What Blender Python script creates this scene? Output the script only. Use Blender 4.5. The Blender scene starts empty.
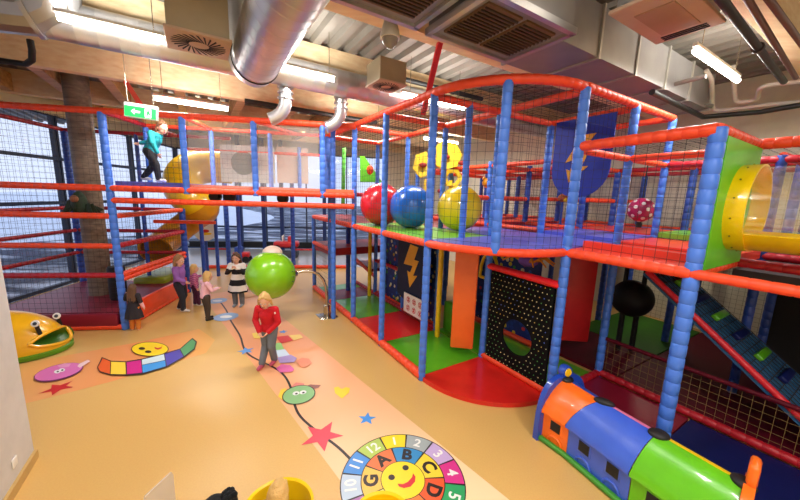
import bpy, bmesh, math, random
from mathutils import Vector as V, Matrix as MX
random.seed(7)
C = bpy.context.scene.collection
PI = math.pi
# ------------------------------------------------------------------ camera model (metres; camera stands at the origin, 3 m up)
FPX, PITCH, ROLL, H = 324.1, .165, .032, 3.0
def ray(u, v):
    x = (u-400)/FPX; y = -(v-250)/FPX
    c, s = math.cos(ROLL), math.sin(ROLL)
    X = x*c-y*s; Y = x*s+y*c
    return V((X, math.cos(PITCH)+Y*math.sin(PITCH), -math.sin(PITCH)+Y*math.cos(PITCH)))
def atz(u, v, z=0.0):
    r = ray(u, v); t = (z-H)/r.z; return V((r.x*t, r.y*t, z))
def aty(u, v, Y):
    r = ray(u, v); t = Y/r.y; return V((r.x*t, Y, r.z*t+H))
# building / big play frame lattice: origin at its front corner post, A runs away from the camera, B to the right
AN = -.558; P4 = V((.427, 4.967, 0)); A = V((math.sin(AN), math.cos(AN), 0)); B = V((math.cos(AN), -math.sin(AN), 0)); Z = V((0, 0, 1))
LN = -.146; L0 = V((-5.825, 6.547, 0)); D = V((math.sin(LN), math.cos(LN), 0)); F = V((math.cos(LN), -math.sin(LN), 0))
def G(s, b, z=0.0): return P4+A*s+B*b+Z*z
def K(t, d, z=0.0): return L0+F*t+D*d+Z*z
S1, S2, S3, S4 = 1.417, 2.815, 4.364, 5.859
B1, B2, B3, B4, B5 = 1.383, 2.77, 4.13, 5.5, 6.9
N1, N2, N3, N4 = -1.406, -2.78, -4.18, -5.6
HL, HT, HA = 2.292, 4.48, 3.744          # deck level, top of the tower, top of the annexe
# ------------------------------------------------------------------ materials
def srgb(r, g, b):
    f = lambda c: (c/255/12.92) if c/255 <= .04045 else ((c/255+.055)/1.055)**2.4
    return (f(r), f(g), f(b), 1)
MATS = {}
def M(name, rgb, rough=.5, var=.12, scale=6, bump=0, metal=0, emit=0, coat=0, spec=.5, bscale=40):
    if name in MATS: return MATS[name]
    m = bpy.data.materials.new(name); m.use_nodes = True
    nt = m.node_tree; n = nt.nodes; l = nt.links; p = n['Principled BSDF']
    c = srgb(*rgb)
    tc = n.new('ShaderNodeTexCoord'); nz = n.new('ShaderNodeTexNoise'); nz.inputs['Scale'].default_value = scale
    nz.inputs['Detail'].default_value = 3
    l.new(tc.outputs['Object'], nz.inputs['Vector'])
    mx = n.new('ShaderNodeMix'); mx.data_type = 'RGBA'
    mx.inputs[6].default_value = tuple(x*(1-var) for x in c[:3])+(1,)
    mx.inputs[7].default_value = tuple(min(1, x*(1+var)) for x in c[:3])+(1,)
    l.new(nz.outputs['Fac'], mx.inputs[0]); l.new(mx.outputs[2], p.inputs['Base Color'])
    p.inputs['Roughness'].default_value = rough; p.inputs['Metallic'].default_value = metal
    p.inputs['Specular IOR Level'].default_value = spec; p.inputs['Coat Weight'].default_value = coat
    if emit:
        p.inputs['Emission Color'].default_value = c; p.inputs['Emission Strength'].default_value = emit
    if bump:
        b = n.new('ShaderNodeBump'); b.inputs['Strength'].default_value = bump; b.inputs['Distance'].default_value = .02
        n2 = n.new('ShaderNodeTexNoise'); n2.inputs['Scale'].default_value = bscale; l.new(tc.outputs['Object'], n2.inputs['Vector'])
        l.new(n2.outputs['Fac'], b.inputs['Height']); l.new(b.outputs['Normal'], p.inputs['Normal'])
    MATS[name] = m; return m
def wood(name, c1, c2, rot, scale=3):
    m = bpy.data.materials.new(name); m.use_nodes = True; nt = m.node_tree; n = nt.nodes; l = nt.links; p = n['Principled BSDF']
    tc = n.new('ShaderNodeTexCoord'); mp = n.new('ShaderNodeMapping'); mp.inputs['Rotation'].default_value = (0, 0, rot); mp.inputs['Scale'].default_value = (.25, 3, 5)
    nz = n.new('ShaderNodeTexNoise'); nz.inputs['Scale'].default_value = scale; nz.inputs['Detail'].default_value = 5
    l.new(tc.outputs['Object'], mp.inputs['Vector']); l.new(mp.outputs[0], nz.inputs['Vector'])
    cr = n.new('ShaderNodeValToRGB'); cr.color_ramp.elements[0].color = srgb(*c1); cr.color_ramp.elements[1].color = srgb(*c2)
    cr.color_ramp.elements[0].position = .3; cr.color_ramp.elements[1].position = .7
    l.new(nz.outputs['Fac'], cr.inputs[0]); l.new(cr.outputs[0], p.inputs['Base Color']); p.inputs['Roughness'].default_value = .6
    return m
def film(name, rgb, milk, gloss=.08):
    m = bpy.data.materials.new(name); m.use_nodes = True; nt = m.node_tree; n = nt.nodes; l = nt.links
    for x in list(n): n.remove(x)
    out = n.new('ShaderNodeOutputMaterial'); tr = n.new('ShaderNodeBsdfTransparent'); df = n.new('ShaderNodeBsdfDiffuse'); gl = n.new('ShaderNodeBsdfGlossy')
    df.inputs[0].default_value = srgb(*rgb); gl.inputs['Roughness'].default_value = .08
    tc = n.new('ShaderNodeTexCoord'); nz = n.new('ShaderNodeTexNoise'); nz.inputs['Scale'].default_value = 1.5; l.new(tc.outputs['Object'], nz.inputs['Vector'])
    mr = n.new('ShaderNodeMapRange'); mr.inputs['To Min'].default_value = milk*.6; mr.inputs['To Max'].default_value = milk*1.4
    l.new(nz.outputs['Fac'], mr.inputs['Value'])
    m1 = n.new('ShaderNodeMixShader'); m2 = n.new('ShaderNodeMixShader'); m2.inputs[0].default_value = gloss
    l.new(mr.outputs[0], m1.inputs[0]); l.new(tr.outputs[0], m1.inputs[1]); l.new(df.outputs[0], m1.inputs[2])
    l.new(m1.outputs[0], m2.inputs[1]); l.new(gl.outputs[0], m2.inputs[2]); l.new(m2.outputs[0], out.inputs[0])
    return m
def duct_mat(name, dark=1.0, metal=.85):
    m = bpy.data.materials.new(name); m.use_nodes = True; nt = m.node_tree; n = nt.nodes; l = nt.links; p = n['Principled BSDF']
    tc = n.new('ShaderNodeTexCoord'); nz = n.new('ShaderNodeTexNoise'); nz.inputs['Scale'].default_value = 2.5; l.new(tc.outputs['Object'], nz.inputs['Vector'])
    cr = n.new('ShaderNodeValToRGB'); cr.color_ramp.elements[0].color = (.42*dark, .42*dark, .44*dark, 1); cr.color_ramp.elements[1].color = (.72*dark, .71*dark, .70*dark, 1)
    l.new(nz.outputs['Fac'], cr.inputs[0]); l.new(cr.outputs[0], p.inputs['Base Color']); p.inputs['Metallic'].default_value = metal; p.inputs['Roughness'].default_value = .32
    return m
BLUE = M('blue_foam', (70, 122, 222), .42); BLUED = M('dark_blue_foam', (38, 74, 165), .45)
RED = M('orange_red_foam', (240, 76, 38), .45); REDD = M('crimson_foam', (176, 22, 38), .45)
ORANGE = M('orange_vinyl', (250, 92, 30), .35, coat=.2)
NET = M('black_net_cord', (46, 42, 46), .8); NETB = M('tan_net_cord', (120, 96, 50), .8)
MAT_RED = M('red_vinyl', (212, 34, 28), .3, coat=.3, bump=.15, bscale=5); MAT_GREEN = M('green_vinyl', (88, 172, 30), .3, coat=.3, bump=.25, bscale=5)
MAT_MAROON = M('maroon_vinyl', (130, 16, 44), .4, bump=.15, bscale=5); MAT_MAROON_SHADE = M('shaded_maroon_vinyl', (88, 10, 30), .55, spec=.2, bump=.15, bscale=5); MAT_NAVY = M('navy_vinyl', (14, 24, 84), .5, spec=.25, bump=.15, bscale=5); MAT_GREEN_SHADE = M('shaded_green_vinyl', (50, 104, 26), .5, spec=.2, bump=.15, bscale=5)  # second maroon and green are shaded copies, under-deck shade put into their colour
DECK_BLUE = M('blue_deck_vinyl', (92, 100, 206), .4, coat=.2); DECK_GREEN = M('lime_deck_vinyl', (120, 196, 50), .4, coat=.2)
DECK_RED = M('red_deck_vinyl', (226, 60, 36), .4, coat=.2); DARKRED = M('dark_red_deck', (140, 20, 28), .45)
BLACK = M('black_rubber', (16, 16, 18), .6); NAVY = M('navy_cloth', (22, 26, 58), .7); ROYAL = M('royal_blue_cloth', (22, 50, 165), .6, bump=.2, bscale=14)
GOLD = M('gold_print', (226, 160, 40), .5); WHITE = M('white_plastic', (236, 234, 228), .4); YEL = M('yellow_plastic', (250, 200, 10), .28, coat=.4)
YELD = M('amber_plastic', (226, 150, 14), .3, coat=.3); LIME = M('lime_plastic', (132, 200, 24), .25, coat=.5); GREENP = M('green_plastic', (96, 190, 22), .3, coat=.3)
CHROME = M('brushed_steel', (190, 180, 165), .25, metal=1, var=.05); DUCT = duct_mat('galvanised_steel'); DUCTD = duct_mat('dull_galvanised_steel', .62); DUCTG = duct_mat('flat_galvanised_sheet', .5, .35)
GREYW = M('painted_wall_white', (206, 204, 202), .6, bump=.05); BEIGE = M('beige_wall', (226, 217, 196), .8, bump=.1)
BEAM = wood('pale_glulam', (232, 200, 150), (248, 228, 188), AN); JOIST = wood('pale_joist', (176, 132, 84), (214, 172, 118), AN+PI/2)
DARKW = wood('dark_column_wood', (98, 84, 70), (140, 122, 102), 0)
FRAMEM = M('dark_window_metal', (40, 52, 78), .5); STEELB = M('dark_blue_steel', (30, 52, 108), .45)
TUBE_D = M('dim_lit_tube', (255, 248, 235), .5, emit=6, var=0); TUBE_E = M('lit_tube', (255, 248, 235), .5, emit=34, var=0); LAMPW = M('lamp_housing', (225, 222, 215), .5)
GRILLE = M('brown_grille', (120, 92, 62), .5, metal=.3); CEILP = M('putty_panel', (186, 160, 140), .6); PIPEB = M('black_pipe', (24, 22, 22), .5); PIPER = M('brown_pipe', (92, 54, 46), .5)
SKIN = M('skin', (232, 178, 150), .5, var=.05); SKIND = M('skin_shade', (214, 150, 122), .55, var=.05)
# ------------------------------------------------------------------ mesh builder
class MB:
    def __init__(s): s.v = []; s.f = []; s.mi = []; s.cur = 0
    def add(s, vs, fs):
        o = len(s.v); s.v += [V(x) for x in vs]
        for f in fs: s.f.append([i+o for i in f]); s.mi.append(s.cur)
        return s
    def box(s, c, ax, ay, az):
        """centre and three half-extent vectors"""
        c = V(c); ax = V(ax); ay = V(ay); az = V(az)
        if ax.cross(ay).dot(az) < 0: ax = -ax
        vs = [c+ax*i+ay*j+az*k for k in (-1, 1) for j in (-1, 1) for i in (-1, 1)]
        return s.add(vs, [(0, 2, 3, 1), (4, 5, 7, 6), (0, 1, 5, 4), (2, 6, 7, 3), (0, 4, 6, 2), (1, 3, 7, 5)])
    def rbox(s, c, ax, ay, az, r=.02, n=2):
        """box with rounded edges"""
        bm = bmesh.new(); bmesh.ops.create_cube(bm, size=2)
        lx, ly, lz = V(ax).length, V(ay).length, V(az).length
        for q in bm.verts: q.co = V((q.co.x*lx, q.co.y*ly, q.co.z*lz))
        bmesh.ops.bevel(bm, geom=bm.edges[:]+bm.verts[:], offset=min(r, lx*.95, ly*.95, lz*.95), segments=n, profile=.5, affect='EDGES')
        X, Y, Zz = V(ax).normalized(), V(ay).normalized(), V(az).normalized()
        if X.cross(Y).dot(Zz) < 0: X = -X
        s.add([V(c)+X*q.co.x+Y*q.co.y+Zz*q.co.z for q in bm.verts], [[w.index for w in f.verts] for f in bm.faces]); bm.free(); return s
    def tube(s, path, r, n=10, caps=True, closed=False):
        path = [V(p) for p in path]; N = len(path); rs = r if isinstance(r, (list, tuple)) else [r]*N
        up = None; rings = []
        for i, p in enumerate(path):
            if closed: t = path[(i+1) % N]-path[i-1]
            else: t = path[min(i+1, N-1)]-path[max(i-1, 0)]
            if t.length < 1e-9: t = V((0, 0, 1))
            t.normalize()
            if up is None:
                up = t.orthogonal().normalized()
            up = (up-t*up.dot(t)).normalized(); w = t.cross(up)
            rings.append([p+(up*math.cos(2*PI*k/n)+w*math.sin(2*PI*k/n))*rs[i] for k in range(n)])
        vs = [q for rg in rings for q in rg]; fs = []
        for i in range(N if closed else N-1):
            a = i*n; b = ((i+1) % N)*n
            for k in range(n): fs.append((a+k, a+(k+1) % n, b+(k+1) % n, b+k))
        if caps and not closed: fs.append(tuple(range(n))[::-1]); fs.append(tuple((N-1)*n+k for k in range(n)))
        return s.add(vs, fs)
    def lathe(s, c, prof, n=20, ax=Z, x0=None):
        """profile of (radius, height) pairs round an axis"""
        ax = V(ax).normalized(); x = V(x0).normalized() if x0 else ax.orthogonal().normalized(); y = ax.cross(x); c = V(c)
        vs = []; fs = []
        for r, h in prof:
            for k in range(n): vs.append(c+ax*h+(x*math.cos(2*PI*k/n)+y*math.sin(2*PI*k/n))*r)
        for i in range(len(prof)-1):
            for k in range(n): fs.append((i*n+k, i*n+(k+1) % n, (i+1)*n+(k+1) % n, (i+1)*n+k))
        if prof[0][0] > 1e-6: fs.append(tuple(range(n))[::-1])
        if prof[-1][0] > 1e-6: fs.append(tuple((len(prof)-1)*n+k for k in range(n)))
        return s.add(vs, fs)
    def ball(s, c, r, n=20, ax=None):
        rx = r if isinstance(r, (tuple, list)) else (r, r, r); c = V(c); m = n//2; e = ax or (V((1, 0, 0)), V((0, 1, 0)), V((0, 0, 1)))
        vs = []; fs = []
        for i in range(m+1):
            th = PI*i/m
            for k in range(n):
                ph = 2*PI*k/n; d = (math.sin(th)*math.cos(ph)*rx[0], math.sin(th)*math.sin(ph)*rx[1], math.cos(th)*rx[2])
                vs.append(c+e[0]*d[0]+e[1]*d[1]+e[2]*d[2])
        for i in range(m):
            for k in range(n): fs.append((i*n+k, (i+1)*n+k, (i+1)*n+(k+1) % n, i*n+(k+1) % n))
        return s.add(vs, fs)
    def prism(s, pts, d):
        """flat outline swept along d"""
        n = len(pts); pts = [V(p) for p in pts]; d = V(d)
        nn = V((0, 0, 0))
        for i in range(n): nn += pts[i].cross(pts[(i+1) % n])
        if nn.dot(d) < 0: pts = pts[::-1]
        return s.add(pts+[p+d for p in pts], [tuple(range(n))[::-1], tuple(range(n, 2*n))]+[(i, (i+1) % n, n+(i+1) % n, n+i) for i in range(n)])
    def foam(s, path, r, n=12, seg=.15, GRV=.9):
        """padded tube with a tie groove every seg metres"""
        path = [V(p) for p in path]; pts = [path[0]]; rs = [r*.8]
        out = [(path[0], r*.82)]; acc = 0.0
        L = sum((path[i+1]-path[i]).length for i in range(len(path)-1)); k = max(1, round(L/seg)); sg = L/k
        def at(x):
            for i in range(len(path)-1):
                d = (path[i+1]-path[i]).length
                if x <= d+1e-9: return path[i].lerp(path[i+1], x/d if d else 0)
                x -= d
            return path[-1]
        pp = []; rr = []
        for j in range(k):
            a = j*sg; b = a+sg; e = sg*.07
            for x, q in ((a+.001, GRV), (a+e, .975), (a+sg*.5, 1.0), (b-e, .975)): pp.append(at(x)); rr.append(r*q)
        pp.append(at(L)); rr.append(r*GRV)
        return s.tube(pp, rr, n)
    def net(s, a, b, c, d, sp=.11, r=.0055):
        """square net over the quad a b c d"""
        a, b, c, d = V(a), V(b), V(c), V(d)
        nu = max(2, round((b-a).length/sp)); nv = max(2, round((d-a).length/sp))
        for i in range(nu+1):
            p = a.lerp(b, i/nu); q = d.lerp(c, i/nu); s.tube([p, q], r, 3, False)
        for j in range(nv+1):
            p = a.lerp(d, j/nv); q = b.lerp(c, j/nv); s.tube([p, q], r, 3, False)
        return s
def obj(name, mb, mat, parent=None, smooth=True, angle=45):
    me = bpy.data.meshes.new(name); me.from_pydata([tuple(v) for v in mb.v], [], mb.f)
    mats = mat if isinstance(mat, (list, tuple)) else [mat]
    for m in mats: me.materials.append(m)
    if len(mats) > 1: me.polygons.foreach_set('material_index', mb.mi)
    if smooth:
        me.polygons.foreach_set('use_smooth', [True]*len(me.polygons)); me.set_sharp_from_angle(angle=math.radians(angle))
    me.update()
    o = bpy.data.objects.new(name, me); C.objects.link(o)
    if parent is not None: adopt(o, parent)
    return o
def origin_of(p):
    l = V((0, 0, 0))
    while p is not None: l += p.location; p = p.parent
    return l
def adopt(o, parent):
    o.parent = parent
    if parent.type == 'EMPTY': o.matrix_parent_inverse = MX.Translation(-parent.location)
def tag(o, label, cat, group=None, kind=None):
    o['label'] = label; o['category'] = cat
    if group: o['group'] = group
    if kind: o['kind'] = kind
    return o
def thing(name, label, cat, loc=(0, 0, 0), group=None):
    o = bpy.data.objects.new(name, None); C.objects.link(o); o.location = V(loc); o.empty_display_size = .2
    return tag(o, label, cat, group)
def copy_thing(o, loc, rz=0.0, label=None):
    r = o.copy(); C.objects.link(r); r.location = V(loc); r.rotation_euler = (0, 0, rz)
    if label: r['label'] = label
    for ch in list(o.children):
        c = ch.copy(); C.objects.link(c); c.parent = r
        for g in ch.children:
            d = g.copy(); C.objects.link(d); d.parent = c
    return r
def struct(name, mb, mat, smooth=False, parent=None):
    o = obj(name, mb, mat, parent, smooth)
    if parent is None: o['kind'] = 'structure'
    return o
def text_mb(body, size, origin, ex, ey, depth=0.0, bold=0.0):
    cu = bpy.data.curves.new('t', 'FONT'); cu.body = body; cu.size = size; cu.align_x = 'CENTER'; cu.align_y = 'CENTER'; cu.offset = bold; cu.resolution_u = 3; cu.extrude = depth
    o = bpy.data.objects.new('t', cu); C.objects.link(o)
    me = bpy.data.meshes.new_from_object(o.evaluated_get(bpy.context.evaluated_depsgraph_get()))
    mb = MB(); ex, ey = V(ex).normalized(), V(ey).normalized(); ez = ex.cross(ey)
    mb.add([V(origin)+ex*v.co.x+ey*v.co.y+ez*v.co.z for v in me.vertices], [list(p.vertices) for p in me.polygons])
    bpy.data.objects.remove(o); bpy.data.curves.remove(cu); bpy.data.meshes.remove(me)
    return mb
# ================================================================== ROOM
def floor_mat():
    m = bpy.data.materials.new('honey_floor'); m.use_nodes = True; nt = m.node_tree; n = nt.nodes; l = nt.links; p = n['Principled BSDF']
    tc = n.new('ShaderNodeTexCoord'); n1 = n.new('ShaderNodeTexNoise'); n1.inputs['Scale'].default_value = .35; n1.inputs['Detail'].default_value = 2
    n2 = n.new('ShaderNodeTexNoise'); n2.inputs['Scale'].default_value = 60
    l.new(tc.outputs['Object'], n1.inputs['Vector']); l.new(tc.outputs['Object'], n2.inputs['Vector'])
    cr = n.new('ShaderNodeValToRGB'); cr.color_ramp.elements[0].color = srgb(206, 160, 88); cr.color_ramp.elements[1].color = srgb(224, 182, 110)
    l.new(n1.outputs['Fac'], cr.inputs[0]); mx = n.new('ShaderNodeMix'); mx.data_type = 'RGBA'; mx.blend_type = 'OVERLAY'; mx.inputs[0].default_value = .12
    l.new(cr.outputs[0], mx.inputs[6]); l.new(n2.outputs['Fac'], mx.inputs[7]); l.new(mx.outputs[2], p.inputs['Base Color'])
    p.inputs['Roughness'].default_value = .33; p.inputs['Specular IOR Level'].default_value = .5
    return m
bw = K(0, 10.5); tb = None
# back wall meets right wall (b = 7.3)
def bcoord(p): return (p-P4).dot(B)
t_end = (7.3-bcoord(K(0, 10.5)))/(F.dot(B))
corners = [K(-3.8, -6.1), G(.8, -4.7), G(-9, -4.7), G(-9, 7.3), K(t_end, 10.5), K(-3.8, 10.5)]
fl = MB().add(corners, [tuple(range(6))]); fo = struct('floor', fl, floor_mat())
def wall(name, p, q, z0, z1, th, mat, parent=None):
    p, q = V(p), V(q); d = (q-p); n = V((-d.y, d.x, 0)).normalized()*th/2
    return struct(name, MB().box((p+q)/2+Z*(z0+z1)/2, d/2, n, Z*(z1-z0)/2), mat, parent=parent)
CZ = 5.75
# near white wall with its rounded cove at the floor
o = wall('wall_near', G(.8, -4.76), G(-9, -4.76), 0, CZ, .12, GREYW)
wall('wall_near_return', G(.74, -4.76), K(-3.9, -6.1), 0, CZ, .12, GREYW)
struct('baseboard_near', MB().box(G(-4.1, -4.685, .05), A*4.9, B*.015, Z*.05), M('tan_skirting', (196, 160, 96), .5))
wall('wall_behind', G(-9.06, -4.7), G(-9.06, 7.3), 0, CZ, .12, BEIGE)
wall('wall_right', G(-9, 7.36), G(14.5, 7.36), 0, CZ, .12, BEIGE)
wall('wall_back', K(6.6, 10.56), K(t_end, 10.56), 0, CZ, .12, BEIGE)
# glazed walls
GLASS = film('window_glass', (235, 242, 255), .02, .06)
def glazing(idx, p, q, bars, verts, nrm):
    p, q = V(p), V(q); d = q-p; u = d.normalized(); f = MB()
    for z in bars: f.box((p+q)/2+Z*z, d/2, nrm*.06, Z*.045)
    for x in verts: f.box(p+u*x+Z*2.5, u*.03, nrm*.06, Z*2.5)
    w = struct(f'window_{idx}', f, FRAMEM)
    g = MB().add([p+Z*.05, q+Z*.05, q+Z*4.95, p+Z*4.95], [(0, 1, 2, 3)]); obj('pane', g, GLASS, w, False)
wi = 1
for a_, b_ in ((-6.0, -2.7), (-2.7, .6), (.6, 3.9), (3.9, 7.2), (7.2, 10.5)):
    glazing(wi, K(-3.86, a_), K(-3.86, b_), (.06, 2.48, 3.76, 4.98), (.05, 3.25), F); wi += 1
for a_, b_ in ((-3.86, -1.8), (-1.8, .25), (.25, 2.3), (2.3, 4.4), (4.4, 6.6)):
    glazing(wi, K(a_, 10.56), K(b_, 10.56), (.1, 1.16, 3.0, 4.98), (.05,), D); wi += 1
wall('wall_left_upper', K(-3.86, -6.1), K(-3.86, 10.6), 4.98, CZ, .12, BEIGE)
wall('wall_back_upper', K(-3.86, 10.56), K(6.6, 10.56), 4.98, CZ, .12, BEIGE)
for i, t in enumerate((-.9, .24, 1.14, 3.3)):
    struct(f'trim_{i+1}', MB().box(K(t, 10.3, CZ/2), F*.09, D*.09, Z*CZ/2), STEELB)
struct('trim_5', MB().box(K(1.2, 10.35, .28), F*4.6, D*.1, Z*.13), BLACK)
# snow outside, a pale building line and the sky
def snow():
    m = bpy.data.materials.new('trampled_snow'); m.use_nodes = True; nt = m.node_tree; n = nt.nodes; l = nt.links; p = n['Principled BSDF']
    tc = n.new('ShaderNodeTexCoord'); mp = n.new('ShaderNodeMapping'); mp.inputs['Scale'].default_value = (.35, 1.2, 1); mp.inputs['Rotation'].default_value = (0, 0, LN)
    nz = n.new('ShaderNodeTexNoise'); nz.inputs['Scale'].default_value = .8; nz.inputs['Detail'].default_value = 6
    l.new(tc.outputs['Object'], mp.inputs[0]); l.new(mp.outputs[0], nz.inputs['Vector'])
    cr = n.new('ShaderNodeValToRGB'); cr.color_ramp.elements[0].color = srgb(40, 56, 84); cr.color_ramp.elements[0].position = .5
    cr.color_ramp.elements[1].color = srgb(216, 226, 244); cr.color_ramp.elements[1].position = .66
    l.new(nz.outputs['Fac'], cr.inputs[0]); l.new(cr.outputs[0], p.inputs['Base Color']); p.inputs['Roughness'].default_value = .8
    return m
struct('ground', MB().add([(-70, -20, -.12), (40, -20, -.12), (40, 90, -.12), (-70, 90, -.12)], [(0, 1, 2, 3)]), snow())
struct('hill', MB().lathe(K(-26, 30, -.2), [(22, 0), (18, 1.0), (9, 2.0), (0.001, 2.5)], 28), M('snow_bank', (214, 224, 240), .9, scale=.6, var=.12), smooth=True)
w = bpy.data.worlds.new('overcast'); bpy.context.scene.world = w; w.use_nodes = True
wn = w.node_tree.nodes; bg = wn['Background']; sk = wn.new('ShaderNodeTexNoise'); sk.inputs['Scale'].default_value = 2.2
cr = wn.new('ShaderNodeValToRGB'); cr.color_ramp.elements[0].color = (.50, .60, .92, 1); cr.color_ramp.elements[1].color = (.78, .86, 1, 1)
tcw = wn.new('ShaderNodeTexCoord'); w.node_tree.links.new(tcw.outputs['Generated'], sk.inputs['Vector']); w.node_tree.links.new(sk.outputs['Fac'], cr.inputs[0])
w.node_tree.links.new(cr.outputs[0], bg.inputs['Color']); bg.inputs['Strength'].default_value = 1.1
# ceiling: ribbed steel deck
cm = MB(); b0, b1 = -9.5, 7.6; x = b0; prof = []
while x < b1:
    prof += [(x, 0), (x+.14, 0), (x+.18, .09), (x+.30, .09)]; x += .34
vs = [G(-9.1, b, CZ+h) for b, h in prof]+[G(17.5, b, CZ+h) for b, h in prof]; n_ = len(prof)
cm.add(vs, [(i, i+1, n_+i+1, n_+i) for i in range(n_-1)])
struct('ceiling', cm, M('ribbed_deck', (140, 134, 124), .6))
def cbeam(s, b0, b1, zb=5.2, w=.11, mat=None):
    o = obj('ceiling_beam', MB().box(G(s, (b0+b1)/2, (zb+CZ)/2), B*(b1-b0)/2, A*w, Z*(CZ-zb)/2), mat or BEAM, None, False); o['kind'] = 'structure'
for s, b0, b1 in ((5.31, -7.6, 7.3), (2.62, -5.5, 7.3), (.12, -4.7, 7.3), (-2.6, -4.7, 7.3), (8.3, -7.3, 7.3), (10.9, -6, 7.3)): cbeam(s, b0, b1)
for b in (-6.75, -5.55, -4.5, -3.2, -1.9, -.6, .7, 2.0):
    for s0, s1 in ((5.42, 8.19), (8.41, 10.79)):
        if b < -6 and s0 > 6: continue
        o = obj('ceiling_joist', MB().box(G((s0+s1)/2, b, 5.42), A*(s1-s0)/2, B*.1, Z*.2), JOIST, None, False); o['kind'] = 'structure'
# the round column inside the net room
struct('floor_back', MB().add([K(-3.75, 6.05, .004), K(8.5, 6.05, .004), K(8.5, 10.4, .004), K(-3.75, 10.4, .004)], [(0, 1, 2, 3)]), M('grey_floor', (168, 160, 158), .22))
CT, CD = -1.4, 1.45
struct('column', MB().lathe(K(CT, CD), [(.23, 0), (.23, CZ)], 28), DARKW, smooth=True)
# ================================================================== CEILING SERVICES
YB = math.atan2(B.y, B.x)
def lamp(name, p, ln, w, power, col=(1, .975, .94), rz=YB, down=True):
    l = bpy.data.lights.new(name, 'AREA'); l.shape = 'RECTANGLE'; l.size = ln; l.size_y = w; l.energy = power; l.color = col
    o = bpy.data.objects.new(name, l); C.objects.link(o); o.location = V(p); o.rotation_euler = (0, 0, rz); return o
def up_fill(p, ln, power):  # hidden upward fill, added to brighten the ceiling and beams
    o = lamp('up_fill', p, ln, .14, power); o.rotation_euler = (PI, 0, YB)
def strip_light(p, ln, label, power=62, grp=None, tube=None):
    p = V(p); t = thing('strip_light', label, 'light', p, grp)
    obj('housing', MB().rbox(p+Z*.075, B*(ln/2), A*.03, Z*.025, .01), LAMPW, t)
    obj('tube', MB().tube([p-B*(ln/2-.03), p+B*(ln/2-.03)], .035, 10), tube or TUBE_E, t)
    w = MB()
    for e in (-1, 1): w.tube([p+B*e*ln*.38+Z*.08, p+B*e*ln*.38+Z*(CZ-p.z)], .006, 5)
    obj('suspension_wire', w, CHROME, t)
    if tube is None: lamp('strip_lamp', p-Z*.05, ln, .14, power); up_fill(p+Z*.13, ln, 16)
for s, b, z, ln, lb in ((1.9, -3.78, 5.0, 1.1, 'lit strip light at top left beside the steel duct elbow'),
        (1.92, -1.25, 5.0, .95, 'lit strip light just right of the big slanting spiral duct'),
        (1.9, 1.45, 5.0, 1.7, 'lit strip light seen through the tower net behind the red strut'),
        (4.45, -2.95, 4.76, 1.35, 'lit strip light behind the exit sign above the bridge'),
        (-2.05, 3.6, 5.0, 1.9, 'lit strip light hanging above the white pipe bends at right'),
        (-2.3, .62, 5.25, .8, 'lit strip light at the top edge beside the ceiling cassette'),
        (2.3, 4.4, 5.0, 1.5, 'lit strip light seen under the curved top rail of the tower'),
        (4.45, .9, 4.8, 1.4, 'lit strip light low over the far end of the tower'),
        (5.6, 4.6, 5.0, 1.6, 'farthest lit strip light behind the yellow foam frame')):
    strip_light(G(s, b, z), ln, lb, tube=TUBE_D if z > 5.2 else None)
for s, b in ((-5, -3.4), (-5, -.8), (-7.4, -2), (-5.4, 5.6), (-2.05, -1.9), (9, -3), (9, 1)):  # hall lamps without fixtures; the one near the right wall is added to brighten it
    lamp('hall_fill_lamp', G(s, b, 5.1), 1.5, .16, 85); up_fill(G(s, b, 5.2), 1.5, 40)
def ringed(mb, p, q, r, n=28, pitch=.16):
    """spiral-seamed duct between p and q"""
    p, q = V(p), V(q); L = (q-p).length; k = max(2, int(L/pitch)); pts = []; rs = []
    for i in range(k):
        for x, g in ((0, 1.0), (.04, 1.009), (.08, 1.0)): pts.append(p.lerp(q, (i+x)/k)); rs.append(r*g)
    pts.append(q); rs.append(r)
    return mb.tube(pts, rs, n)
def elbow(mb, pts, r, n=24, k=1):
    return mb.tube(pts, r, n)
# big slanting duct
BD = atz(256, 60, 4.85); BR_ = .315
t = thing('spiral_duct', 'huge shiny spiral duct slanting towards the viewer at top centre left', 'duct', G(0, -2.0, 4.75))
obj('pipe', ringed(MB(), BD, BD-A*5.6, BR_, 40, .2), DUCT, t, True, 12)
obj('collar', MB().lathe(BD, [(BR_, -.012), (BR_+.012, -.012), (BR_+.012, .012), (BR_, .012)], 36, A), BLACK, t)
obj('elbow', MB().tube([BD, BD+A*.2, BD+A*.36-B*.02+Z*.06, BD+A*.46-B*.06+Z*.2, BD+A*.5-B*.1+Z*.42, BD+A*.48-B*.12+Z*.89], [BR_*.99, BR_*.98, BR_*.94, BR_*.86, .23, .22], 28), DUCT, t)
# long duct along the beam with two drops
t = thing('spiral_duct', 'long horizontal spiral duct running in front of the big wooden beam', 'duct', G(2.42, 0, 5.1))
obj('pipe', ringed(MB(), G(2.35, -4.9, 5.12), G(2.42, 6.5, 5.1), .24, 32, .22), DUCT, t, True, 14)
for b, lb in ((-1.5, 'shiny duct elbow dropping beside the exit of the slanting duct'), (-.42, 'second shiny duct elbow dropping over the bridge end')):
    e = MB(); p0 = G(2.55, b, 4.92); pts = [p0, p0-Z*.12, p0-Z*.3+A*.01, p0-Z*.4+A*.03-B*.03, p0-Z*.49+A*.06-B*.09, p0-Z*.56+A*.1-B*.18, p0-Z*.6+A*.12-B*.27]
    el = thing('duct_elbow', lb, 'duct', p0); obj('pipe', MB().tube(pts, .115, 18), DUCT, el)
    cl = MB()
    for h in (.02, .12, .22): cl.lathe(p0-Z*h, [(.13, -.012), (.142, -.012), (.142, .012), (.13, .012)], 18)
    obj('collar', cl, DUCT, el)
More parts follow.
